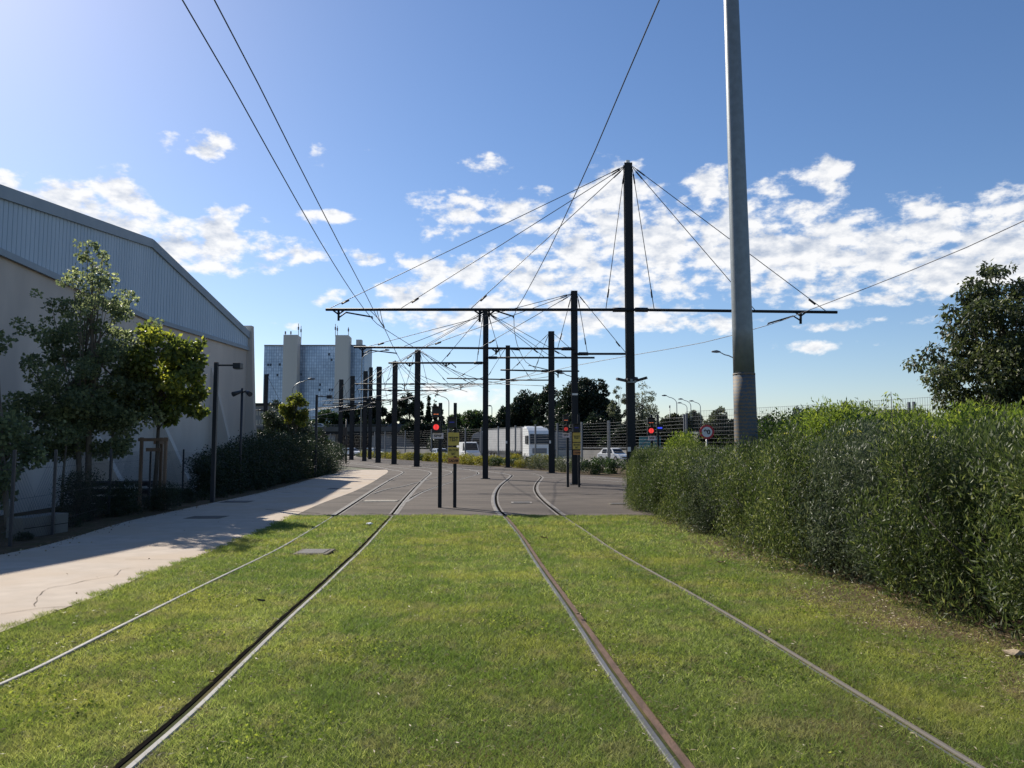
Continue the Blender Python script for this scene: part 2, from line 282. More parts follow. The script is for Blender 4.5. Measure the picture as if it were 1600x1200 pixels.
class MB:
    """collects shapes in world space; build() links them as one mesh object (moved into its parent's space)"""
    def __init__(s): s.V = []; s.Fc = []; s.sm = []
    def add(s, V, Fs, smooth=False):
        n = len(s.V); s.V += [tuple(map(float, v)) for v in V]; s.Fc += [tuple(i+n for i in f) for f in Fs]; s.sm += [smooth]*len(Fs); return s
    def box(s, c, d, rz=0.):
        c = Vector(tuple(map(float, c))); Q = Matrix.Rotation(rz, 3, 'Z'); h = [x/2 for x in d]
        V = [c+Q@Vector((sx*h[0], sy*h[1], sz*h[2])) for sx in (-1, 1) for sy in (-1, 1) for sz in (-1, 1)]
        return s.add(V, [(0, 1, 3, 2), (4, 6, 7, 5), (0, 4, 5, 1), (2, 3, 7, 6), (0, 2, 6, 4), (1, 5, 7, 3)])
    def b2(s, a, b):
        return s.box([(a[i]+b[i])/2 for i in range(3)], [abs(b[i]-a[i]) for i in range(3)])
    def tube(s, pts, r, n=6, cap=True, smooth=True):
        P = [Vector(tuple(map(float, p))) for p in pts]; rr = r if isinstance(r, (list, tuple, np.ndarray)) else [r]*len(P)
        V = []; Fs = []; prev = None
        for i, p in enumerate(P):
            t = (P[min(i+1, len(P)-1)]-P[max(i-1, 0)]).normalized()
            if prev is None: a = t.orthogonal().normalized()
            else:
                a = prev-t*prev.dot(t); a = a.normalized() if a.length > 1e-6 else t.orthogonal().normalized()
            prev = a; b = t.cross(a)
            for k in range(n):
                w = 2*math.pi*k/n; V.append(p+(a*math.cos(w)+b*math.sin(w))*rr[i])
        for i in range(len(P)-1):
            for k in range(n):
                k2 = (k+1) % n; Fs.append((i*n+k, i*n+k2, (i+1)*n+k2, (i+1)*n+k))
        s.add(V, Fs, smooth)
        if cap: s.add([], []) ; m = len(s.V)-len(V); s.Fc += [tuple(m+k for k in range(n))[::-1], tuple(m+(len(P)-1)*n+k for k in range(n))]; s.sm += [False, False]
        return s
    def bar(s, a, b, w, h):            # rectangular bar between two points
        a = Vector(tuple(map(float, a))); b = Vector(tuple(map(float, b))); t = (b-a).normalized()
        up = Vector((0, 0, 1)) if abs(t.z) < .95 else Vector((0, 1, 0))
        x = t.cross(up).normalized()*w/2; y = x.cross(t).normalized()*h/2
        V = [a-x-y, a+x-y, a+x+y, a-x+y, b-x-y, b+x-y, b+x+y, b-x+y]
        return s.add(V, [(0, 1, 2, 3), (7, 6, 5, 4), (0, 4, 5, 1), (1, 5, 6, 2), (2, 6, 7, 3), (3, 7, 4, 0)])
    def prism(s, poly, axis, a, b, smooth=False):   # poly of 2-D points extruded along axis from a to b
        def put(p, w):
            return {'x': (w, p[0], p[1]), 'y': (p[0], w, p[1]), 'z': (p[0], p[1], w)}[axis]
        n = len(poly); V = [put(p, a) for p in poly]+[put(p, b) for p in poly]
        Fs = [tuple(range(n))[::-1], tuple(range(n, 2*n))]+[(i, (i+1) % n, n+(i+1) % n, n+i) for i in range(n)]
        return s.add(V, Fs, smooth)
    def disc(s, c, nrm, r, th, n=20, ry=None):
        c = Vector(tuple(map(float, c))); nn = Vector(nrm).normalized(); a = nn.orthogonal().normalized() if abs(nn.z) > .9 else nn.cross(Vector((0, 0, 1))).normalized(); b = nn.cross(a)
        V = [c+(a*math.cos(2*math.pi*k/n)+b*math.sin(2*math.pi*k/n))*r+nn*w for w in (-th/2, th/2) for k in range(n)]
        return s.add(V, [tuple(range(n))[::-1], tuple(range(n, 2*n))]+[(i, (i+1) % n, n+(i+1) % n, n+i) for i in range(n)])
    def build(s, name, m, parent=None, loc=None, local=False, bevel=0.):
        o0 = Vector((0, 0, 0)) if (local or (parent is None and loc is None)) else (origin_of(parent) if parent else Vector(tuple(map(float, loc))))
        V = [(v[0]-o0.x, v[1]-o0.y, v[2]-o0.z) for v in s.V]
        me = bpy.data.meshes.new(name); me.from_pydata(V, [], s.Fc); me.polygons.foreach_set('use_smooth', s.sm)
        bm = bmesh.new(); bm.from_mesh(me); bmesh.ops.recalc_face_normals(bm, faces=bm.faces)
        if bevel: bmesh.ops.bevel(bm, geom=[e for e in bm.edges if len(e.link_faces) == 2 and e.calc_face_angle(0) > .5], offset=bevel, segments=2, affect='EDGES', profile=.6)
        bm.to_mesh(me); bm.free()
        return link(name, me, m, parent, None if parent else (o0 if loc is not None else None))
def copy_thing(o, loc, rz=0., scale=None, label=None):
    c = o.copy(); COL.objects.link(c); c.location = tuple(map(float, loc)); c.rotation_euler = (0, 0, rz)
    if scale: c.scale = scale if isinstance(scale, (tuple, list)) else (scale,)*3
    if label: c['label'] = label
    for ch in o.children:
        k = ch.copy(); COL.objects.link(k); k.parent = c
        for g in ch.children:
            q = g.copy(); COL.objects.link(q); q.parent = k
    return c
def text(s, c, w, h, m, parent, name='lettering', spacing=1.0):
    cu = bpy.data.curves.new(name, 'FONT'); cu.body = s; cu.align_x = 'CENTER'; cu.align_y = 'CENTER'; cu.extrude = .002; cu.offset = .03
    to = bpy.data.objects.new(name, cu); COL.objects.link(to); bpy.context.view_layer.update()
    me = bpy.data.meshes.new_from_object(to.evaluated_get(bpy.context.evaluated_depsgraph_get())); bpy.data.objects.remove(to)
    n = len(me.vertices); co = np.empty(n*3, np.float32); me.vertices.foreach_get('co', co); co = co.reshape(-1, 3)
    mn, mxx = co.min(0), co.max(0); sx = w/(mxx[0]-mn[0]); sz = h/(mxx[1]-mn[1]); cc = (mn+mxx)/2; o0 = origin_of(parent)
    nv = np.stack([(co[:, 0]-cc[0])*sx+c[0]-o0.x, co[:, 2]*.8+c[1]-o0.y, (co[:, 1]-cc[1])*sz+c[2]-o0.z], 1)
    me.vertices.foreach_set('co', nv.astype(np.float32).ravel()); me.update(); return link(name, me, m, parent)
def spline(P, step=.5):                # Catmull-Rom through the points
    P = [np.array(p, float) for p in P]; Q = [2*P[0]-P[1]]+P+[2*P[-1]-P[-2]]; o = []
    for i in range(1, len(Q)-2):
        n = max(2, int(np.linalg.norm(Q[i+1]-Q[i])/step))
        for k in range(n):
            t = k/n; o.append(.5*((2*Q[i])+(-Q[i-1]+Q[i+1])*t+(2*Q[i-1]-5*Q[i]+4*Q[i+1]-Q[i+2])*t*t+(-Q[i-1]+3*Q[i]-3*Q[i+1]+Q[i+2])*t**3))
    o.append(P[-1]); return np.array(o)
def sheet(name, left, right, m, dz, label_kind='structure'):
    """ground sheet between two polylines (lists of (x,y) of equal length), following the ground"""
    V = []; Fs = []; nx = 14
    for a, b in zip(left, right):
        for k in range(nx+1):
            t = k/nx; x = a[0]+(b[0]-a[0])*t; y = a[1]+(b[1]-a[1])*t; V.append((x, y, float(gz(x, y))+dz))
    for i in range(len(left)-1):
        for k in range(nx): j = i*(nx+1)+k; Fs.append((j, j+1, j+nx+2, j+nx+1))
    me = bpy.data.meshes.new(name); me.from_pydata(V, [], Fs); o = link(name, me, m); o['kind'] = label_kind; return o

# ------------------------------------------------------------------ leaves and trees
def leaves(P, L_, asp, rg, up=0., droop=0., out=None, tint=None, outw=.6, fold=.18):
    n = len(P); L_ = np.broadcast_to(L_, (n,))*rg.uniform(.7, 1.25, n)
    a = rg.normal(size=(n, 3)); a /= np.linalg.norm(a, axis=1)[:, None]
    if out is not None: a = a+outw*out
    a[:, 2] += up-droop; a /= np.linalg.norm(a, axis=1)[:, None]
    b = np.cross(a, rg.normal(size=(n, 3))); b /= np.linalg.norm(b, axis=1)[:, None]; c = np.cross(a, b)
    w = L_*asp/2
    V = np.empty((n, 4, 3)); V[:, 0] = P; mid = P+a*(L_*.45)[:, None]
    V[:, 1] = mid+b*w[:, None]+c*(w*fold)[:, None]; V[:, 2] = P+a*L_[:, None]; V[:, 3] = mid-b*w[:, None]+c*(w*fold)[:, None]
    t = rg.uniform(0, 1, n) if tint is None else tint
    return V.reshape(-1, 3), np.repeat(t, 4)
def leaf_mesh(name, chunks):
    V = np.concatenate([c[0] for c in chunks]); t = np.concatenate([c[1] for c in chunks]); n = len(V)//4
    return np_mesh(name, V, np.arange(4*n), np.arange(0, 4*n, 4), t)
def clump_leaves(clumps, n, L_, asp, rg, **kw):
    """clumps: rows (x,y,z,rx,ry,rz); leaves mostly in each clump's outer shell"""
    C = np.array(clumps, float); vol = (C[:, 3]*C[:, 4]*C[:, 5])**.75; idx = rg.choice(len(C), n, p=vol/vol.sum())
    d = rg.normal(size=(n, 3)); d /= np.linalg.norm(d, axis=1)[:, None]; r = rg.uniform(.25, 1, n)**.5*rg.uniform(.8, 1.12, n)
    P = C[idx, :3]+d*C[idx, 3:6]*r[:, None]; ct = rg.uniform(-.22, .22, len(C))
    tint = np.clip(rg.beta(2, 2.6, n)+ct[idx], 0, 1)
    return leaves(P, L_, asp, rg, out=d, tint=tint, **kw)
def crown_clumps(env, k, rg, s=.30, flat=.8):
    """env(t) -> (radius) for t from 0 (bottom) to 1 (top); returns clumps filling that outline"""
    z0, z1, fr = env; o = []
    for _ in range(k):
        t = rg.uniform(0, 1); R_ = fr(t); w = rg.uniform(0, 2*math.pi); q = math.sqrt(rg.uniform(.05, 1))*R_
        c = s*(.5+.7*rg.uniform())*max(R_, .35*fr(.4)); q = max(0, q-c*.5)
        o.append((q*math.cos(w), q*math.sin(w), z0+(z1-z0)*t, c, c, c*flat))
    return o
def trunk(mb, base, top, r0, r1, rg, branches=(), n=8):
    base = np.array(base, float); top = np.array(top, float); P = [base+(top-base)*t+np.array([rg.normal(0, .02), rg.normal(0, .02), 0])*np.linalg.norm(top-base)*.25*(t*(1-t)*4) for t in np.linspace(0, 1, 7)]
    mb.tube(P, list(np.linspace(r0, r1, 7)), n)
    for (t, tip, r) in branches:
        s0 = P[0]+(P[-1]-P[0])*t; k = np.linspace(0, 1, 5); tip = np.array(tip, float)
        mb.tube([s0+(tip-s0)*q+np.array([0, 0, -.12*np.linalg.norm(tip-s0)*q*(1-q)]) for q in k], list(np.linspace(r, r*.2, 5)), 5)
def tree(base, H, z0, rad, label, m, rg, name='tree', cat='tree', n=6000, L_=.3, asp=.55, k=36, s=.3, prof=None, tr=.16, bark='bark', group=None, squash=(1, 1), lean=(0, 0), droop=0., extra=(), flat=.8, up=0.):
    """base point, total height H, crown from z0 up, crown radius rad; all local to the thing's empty"""
    prof = prof or (lambda t: rad*max(.10, math.sin(math.pi*min(1, .22+t*.78))**.5)*(1.04-.25*t))
    cl = [(c[0]*squash[0]+lean[0]*c[2]/H, c[1]*squash[1]+lean[1]*c[2]/H, *c[2:]) for c in crown_clumps((z0+rad*.15, H-rad*.12, prof), k, rg, s, flat)]+list(extra)
    e = empty(name, base, label, cat, group)
    me = leaf_mesh('crown', [clump_leaves(cl, n, L_, asp, rg, droop=droop, up=up)]); link('crown', me, M[m], e)
    mb = MB(); br = [(rg.uniform(.3, .8), cl[i][:3], tr*.4) for i in rg.choice(len(cl), min(len(cl), 12), replace=False)]
    trunk(mb, (0, 0, -.1), (lean[0]*.8, lean[1]*.8, H*.82), tr, tr*.25, rg, br); mb.build('trunk', M[bark], e, local=True)
    return e

# ================================================================== GROUND
ys = np.concatenate([np.arange(-14, 24, .5), np.arange(24, 72, 2), np.arange(72, 300, 12), np.arange(300, 4200, 300)])
xs = np.concatenate([-np.geomspace(4000, 30, 14), np.arange(-28, 30, 1.), np.geomspace(30, 4000, 14)])
XX, YY = np.meshgrid(xs, ys); ZZ = gz(XX, YY)-.03
V = np.stack([XX.ravel(), YY.ravel(), ZZ.ravel()], 1); nx = len(xs); q = []
for i in range(len(ys)-1):
    j = np.arange(nx-1)+i*nx; q.append(np.stack([j, j+1, j+nx+1, j+nx], 1))
q = np.concatenate(q); link('ground', np_mesh('ground', V, q.ravel(), np.arange(0, 4*len(q), 4)), M['land'])['kind'] = 'structure'

YA = 20.45                             # where grass meets asphalt
yy = list(np.arange(-12, YA-.01, .5))+[YA]
sheet('lawn', [(-6.0, y) for y in yy], [(7.6, y) for y in yy], M['turf'], 0.0)
# dry soil under the hedge (uneven edge) and the shaded strip left of the path
yy2 = list(np.arange(-12, YA+.9, .5))
sheet('hedge_soil', [(3.25+.25*math.sin(y*1.3)+.18*math.sin(y*3.1+1), y) for y in yy2], [(14., y) for y in yy2], M['soil'], .006)
PL = spline([(-8.0, -12), (-8.1, 6), G(0, 868)[:2], G(100, 845)[:2], G(200, 815)[:2], G(300, 793)[:2], G(440, 762)[:2], G(530, 735)[:2], (-17.5, 76)], 1.0)
PR = spline([(-4.1, -12), G(0, 990)[:2], G(240, 895)[:2], G(450, 811)[:2], G(500, 788)[:2], G(560, 765)[:2], G(594, 746)[:2], (-9.5, 60), (-14.8, 80)], 1.0)
def by_y(P, Y): return np.interp(Y, P[:, 1], P[:, 0])
yl = np.concatenate([np.arange(-12, 60, .5), [60.]])
PLx = by_y(PL, yl); PRx = by_y(PR, yl)
sheet('shaded_soil', [(x-16, y) for x, y in zip(PLx, yl)], [(x+.15, y) for x, y in zip(PLx, yl)], M['soil'], .004)
sheet('footpath', list(zip(PLx, yl)), list(zip(PRx, yl)), M['path'], .012)
# asphalt yard: from the lawn to the planting strip
SB = [G(534, 713)[:2], G(655, 720.6)[:2], G(730, 727)[:2], G(789, 730.5)[:2], G(886, 740)[:2], G(967, 746)[:2], (8.8, 35.), (10.5, 28.), (12., 20.6)]
SBs = spline(SB, 1.5); o_ = np.argsort(SBs[:, 1])
ya = [YA]+list(np.arange(21, 138, 1.5))
rx = np.interp(ya, SBs[o_, 1], SBs[o_, 0])
lx = np.interp(ya, np.r_[yl, 75, 140], np.r_[PRx-.05, -17., -48.])
sheet('asphalt_yard', list(zip(lx, ya)), list(zip(np.maximum(rx, lx+.5), ya)), M['asph'], .008)
# planted strip and road behind it
FN = [(-33, 136), (-21, 119), (-12.2, 103), (-5.2, 92), (1.5, 79), (8.1, 66), (11.6, 52.7), (16.3, 45), (19.3, 38), (20.9, 33.5), (24, 25), (26, 18)]
_f = spline(FN[:6], .25); _a = np.r_[0, np.cumsum(np.linalg.norm(np.diff(_f, axis=0), axis=1))]; _n = int(_a[-1]/4.1); FNP = [tuple(_f[np.searchsorted(_a, _a[-1]*k/_n)]) for k in range(_n)]+[tuple(map(float, q)) for q in FN[5:7]]+[(13.9, 49.0)]+FN[7:]
FNs = spline(FN, 2.)
fo = np.argsort(FNs[:, 1]); fx = np.interp(ya, FNs[fo, 1], FNs[fo, 0])
sheet('planting_strip', list(zip(np.maximum(rx, lx+.5), ya)), list(zip(fx+1.2, ya)), M['soil'], .0)
yr = np.arange(18, 175, 2.); fx2 = np.interp(yr, FNs[fo, 1], FNs[fo, 0]); 
sheet('road', [(a+1.4, b) for a, b in zip(fx2, yr)], [(a+30, b) for a, b in zip(fx2, yr)], M['road'], .01)
mk = MB()
for off in (9.5, 13.2):
    for i in range(0, len(yr)-2, 3 if off < 10 else 1):
        a = np.array([fx2[i]+off, yr[i]]); b = np.array([fx2[i+1]+off, yr[i+1]]); mk.add([(*a, .018), (a[0]+.2, a[1], .018), (b[0]+.2, b[1], .018), (*b, .018)], [(0, 1, 2, 3)])
mk.build('road_markings', M['white'])['kind'] = 'structure'

# ================================================================== RAILS
def gp(L_): return [G(x, y) for x, y in L_]
def extend(P, Y0=-10):
    P = list(P); a, b = P[0], P[1]; d = (b-a)/(b[1]-a[1])
    return [a+d*(y-a[1]) for y in (Y0, -6, -3, -.5, 1.5, 2.8) if y < a[1]-.7]+P
L1 = gp([(0, 1073), (80, 1036), (250, 950), (400, 876.5), (505, 817.5), (552.5, 787), (587.5, 764), (612, 749), (627, 741), (630.5, 738), (623, 735.8), (612, 734.2), (584, 728.4), (552, 724.6), (535, 723)])
L2 = gp([(205, 1193), (300, 1110), (385, 1027.5), (500, 920), (550, 872.5), (612, 807), (630, 784), (649, 762.5), (664.5, 747), (671, 741.5), (672, 739), (666, 736.4), (654, 734.5), (631, 732), (605, 728.8), (579, 725.9), (535, 721.6)])
R1 = gp([(1064, 1200), (991, 1100), (922, 1000), (857, 905), (816, 842.5), (787, 806), (779, 798), (773.5, 784), (775, 770), (782, 759), (792, 750.6), (798.5, 745), (799, 743), (792, 741.2), (772.5, 738.2), (750, 735.6), (700, 731.5)])
R2 = gp([(1525, 1200), (1200, 1000), (1037, 905), (932, 842.5), (877, 805), (863.5, 794.5), (851, 784), (840.7, 773), (837, 763.6), (839.5, 755.5), (845, 748.5), (846.4, 746), (841, 743), (827.7, 739.6), (808, 737), (780, 734), (720, 729.5)])
B1 = gp([(584, 771.5), (605, 765), (631, 760), (657.5, 753), (684, 746.4), (698, 742.2), (706, 739), (705, 736.6), (692.5, 734.2), (672, 731.6), (640, 728)])
B2 = gp([(633, 785), (649, 775), (666, 766.6), (692.5, 757.5), (719, 749.3), (739, 743.6), (747, 740.4), (744, 737), (727.5, 733.6), (713.5, 731.4), (692, 728.6), (650, 724.8)])
B3 = gp([(846, 746.5), (880, 748), (930, 750.5), (985, 754.5)]); B4 = gp([(838, 743.3), (880, 744.3), (930, 746.6), (985, 749.8)])
def ribbon(mb, C, prof):
    """cross-section prof [(offset, height)...] swept along centre line C; positive offset = right of travel"""
    n = len(C); T = np.gradient(C[:, :2], axis=0); T /= np.linalg.norm(T, axis=1)[:, None]; N = np.stack([T[:, 1], -T[:, 0]], 1); V = []; m = len(prof)
    for i in range(n):
        for (o, h) in prof:
            x, y = C[i, :2]+N[i]*o; V.append((x, y, float(gz(x, y))+h))
    mb.add(V, [(i*m+k, i*m+k+1, (i+1)*m+k+1, (i+1)*m+k) for i in range(n-1) for k in range(m-1)])
def rail(P, label, flip=1, headm='steel', lipm='groove', ext=True, group=None, yard_w=.14, hd=.045, lip=.045, lift=.012, g=.032, jk=1):
    C = spline(extend(P) if ext else P, .4); base = (C[len(C)//6][0], C[len(C)//6][1], 0)
    e = empty('tram_rail', base, label, 'rail', group)
    lawn = C[C[:, 1] < YA+.05]; yard = C[C[:, 1] >= YA-.05]
    f = flip
    def rb(name, m, CC, prof):
        if len(CC) < 2: return
        mb = MB(); ribbon(mb, CC, [(o*f, h) for o, h in prof]); mb.build(name, M[m], e)
    # head | groove | lip ; raised a little above soil, flush with the asphalt sheet
    for CC, zz in ((lawn, lift), (yard, .018)):
        if len(CC) < 2: continue
        rb('rail_head', headm, CC, [(0, -.04), (.004, zz-.004), (.010, zz), (hd-.006, zz), (hd, zz-.006), (hd+.001, -.04)])
        rb('groove', 'groove', CC, [(-g-.002 if CC is lawn else -.067, -.012 if CC is lawn else .0125), (.002, -.012 if CC is lawn else .0125)])
        gw, lw = (g, lip) if CC is lawn else (.065, .03)
        rb('flange_lip', lipm if CC is lawn else 'strip', CC, [(-gw, -.03), (-gw-.001, zz-.006), (-gw-lw, zz-.006), (-gw-lw-.001, -.03)])
    if len(lawn) > 1 and jk: rb('jacket', 'jacket', lawn, [(hd+.001, -.02), (hd+.002, lift-.010), (hd+.014, lift-.012), (hd+.016, -.02)]); rb('jacket', 'jacket', lawn, [(-g-lip-.001, -.02), (-g-lip-.002, lift-.012), (-g-lip-.012, lift-.014), (-g-lip-.014, -.02)])
    if len(yard) > 1: rb('edge_strip', 'strip', yard, [(hd, .013), (hd+yard_w*.6, .0125)]); rb('edge_strip', 'strip', yard, [(-.095-yard_w*.18, .0125), (-.095, .013)])
    return C
C1 = rail(L1, 'bright tram rail nearest the footpath', -1, 'steel', 'groove', lip=.005, g=.022, jk=0, hd=.042)  # on both left rails the lip's shade is put into black colour
C2 = rail(L2, 'bright tram rail with a wide black groove, second from the footpath', 1, 'steel', 'groove', lip=.034, g=.034)
C3 = rail(R1, 'tram rail with grey head and rusty brown lip, near the middle of the lawn', -1, 'steeldull', 'rust', lip=.046, g=.022)
C4 = rail(R2, 'dull brown tram rail nearest the hedge', 1, 'steelbrown', 'steeldull', lip=.012, g=.02, hd=.036, jk=0)
rail(B1, 'branch rail leaving the left track rail nearest the footpath', -1, ext=False, lip=.02, yard_w=.06)
rail(B2, 'branch rail curving away behind the two close signal posts', 1, ext=False, lip=.03, yard_w=.08)
rail(B3, 'faint yard rail running right behind the hedge end, nearer of two', -1, ext=False, lip=.02, yard_w=.03)
rail(B4, 'faint yard rail running right behind the hedge end, farther of two', 1, ext=False, lip=.02, yard_w=.03)
# grating across the left track, covers, litter
a, b = G(566, 783.5), G(624, 783.5)
e = empty('drain_grating', (a+b)/2, 'pale slotted drain grating across the left tram track', 'grating')
mb = MB(); mb.box(((a[0]+b[0])/2, a[1], .018), (b[0]-a[0]-.12, .62, .02)); mb.build('frame', M['barrier'], e)
mb = MB(); [mb.box((a[0]+(b[0]-a[0])*(k+.5)/24, a[1], .0295), (.010, .30, .004)) for k in range(24)]; mb.build('slot', M['groove'], e)
def cover(c, w, d, label, m='iron', frame='jacket', z=.02):
    e = empty('manhole_cover', c, label, 'manhole cover'); gzz = float(gz(c[0], c[1]))
    mb = MB(); mb.box((c[0], c[1], gzz+z-.008), (w+.14, d+.16, .02)); mb.build('frame', M[frame], e)
    mb = MB(); mb.box((c[0], c[1], gzz+z+.004), (w, d, .012)); mb.build('lid', M[m], e, bevel=.003)
    return e
cover(G(491, 865), .42, .50, 'square concrete-edged cover in the grass between the left rails', z=.035)
cover(G(815, 786), .52, .5, 'square steel cover with pale edge in asphalt between the right rails', frame='strip')
cover(G(975, 788), .8, .45, 'brown drain cover in asphalt beside the hedge end')
cover(G(323, 809), .75, .6, 'dark cover in the footpath, nearest the camera', z=.012)
cover(G(370, 784.5), .8, .7, 'dark cover in the footpath before the dark lamp post', z=.012)
cover(G(530, 764), .8, .8, 'dark cover in the footpath at the shadow tip', z=.012)
def seam(name, pts, w, m, dz, jit=.0, seed=0):
    rg = np.random.default_rng(seed); P = spline([G(x, y)[:2] for x, y in pts], .15); P = P+rg.normal(0, jit, P.shape); V = []; t = np.gradient(P, axis=0); t /= np.linalg.norm(t, axis=1)[:, None]+1e-9
    for p, q in zip(P, t):
        ww = w*(1+.5*rg.normal())/2 if jit else w/2
        for s in (-1, 1): x = p[0]-q[1]*ww*s; y = p[1]+q[0]*ww*s; V.append((x, y, float(gz(x, y))+dz))
    me = bpy.data.meshes.new(name); me.from_pydata(V, [], [(2*i, 2*i+1, 2*i+3, 2*i+2) for i in range(len(P)-1)]); o = link(name, me, m); o['kind'] = 'structure'
M['crack'] = mat('dark_crack', (.20, .165, .13), .95, spec=.05); M['tar'] = mat('tar_seam', (.045, .038, .034), .9, spec=.1); M['patch'] = mat('darker_patch', (.075, .064, .056), .9, col2=(.10, .085, .072), scale=2, spec=.15)
seam('path_crack', [(0, 962), (60, 953), (140, 948)], .012, M['crack'], .018, .006, 1)
seam('path_crack', [(55, 950), (57, 937), (76, 921), (105, 916), (143, 907), (177, 902), (190, 892), (212, 889)], .007, M['crack'], .018, .008, 2)
seam('path_joint', [(195, 875), (255, 876), (290, 877)], .010, M['crack'], .018)
seam('path_joint', [(415, 797), (500, 803)], .05, M['tar'], .018)
for i_, q_ in enumerate([((789, 775), (880, 774.5), (980, 771.5)), ((505, 790), (560, 789)), ((640, 771), (700, 769.5)), ((820, 752.5), (900, 755), (985, 758)), ((700, 752), (756, 751.5)), ((598, 752), (660, 752)), ((560, 802), (650, 806), (780, 803)), ((880, 763.5), (985, 764.5)), ((440, 770), (545, 769)), ((905, 742), (985, 747.5))]):
    seam('asphalt_seam', q_, [.05, .04, .05, .06, .05, .05, .035, .05, .06, .06, .16, .2][i_], M['tar' if i_ < 10 else 'patch'], .0125, .004 if i_ < 10 else .0, i_)
def blob(c, r, label, cat, m, name, n=1, sq=.45, seed=0):
    rg = np.random.default_rng(seed); bm = bmesh.new(); bmesh.ops.create_icosphere(bm, subdivisions=2, radius=r)
    for v in bm.verts: v.co = Vector((v.co.x*(1+.4*rg.uniform()), v.co.y*(1+.2*rg.uniform()), v.co.z*sq))*(1+rg.normal(0, .10))
    me = bpy.data.meshes.new(name); bm.to_mesh(me); bm.free(); o = link(name, me, M[m], None, (c[0], c[1], float(gz(c[0], c[1]))+r*sq*.6+.02)); tag(o, label, cat); return o
blob(G(1586, 1028), .062, 'tan stone in dry soil at the foot of the near hedge', 'stone', 'stone', 'stone', seed=3)
blob(G(577, 821), .06, 'scrap of white litter on grass between the left rails', 'litter', 'litter', 'litter', sq=.5, seed=4)
def curl(px, py, s, label, m='dleaf', seed=1, hz=.045):
    rg = np.random.default_rng(seed); c = G(px, py); V = []; Fs = []
    for i in range(5):
        for j in range(4):
            u = i/4-.5; v = j/3-.5; w = 1-abs(u)*1.6+.25; V.append((u*s*1.6, v*s*max(w, .15), s*(.9*v*v+.5*u*u)+rg.normal(0, s*.04)))
    for i in range(4):
        for j in range(3): k = i*4+j; Fs.append((k, k+1, k+5, k+4))
    me = bpy.data.meshes.new('dry_leaf'); me.from_pydata(V, [], Fs); o = link('dry_leaf', me, M[m], None, (c[0], c[1], c[2]+hz)); o.rotation_euler = (rg.uniform(-.3, .3), rg.uniform(-.3, .3), rg.uniform(0, 6)); tag(o, label, 'leaf')
curl(903, 968, .045, 'pale dry leaf lying in the groove of the rusty rail', hz=.05, seed=2)
curl(850, 844.5, .09, 'pale curled leaf on grass between the right rails')
curl(1127, 884, .08, 'brown curled leaf on grass before the hedge foot', seed=5)
curl(1200, 998, .05, 'small tan leaf on the rail nearest the hedge', seed=6, hz=.05)
curl(408, 946, .05, 'dark crumpled leaf on grass between the left rails', 'bark', 7)

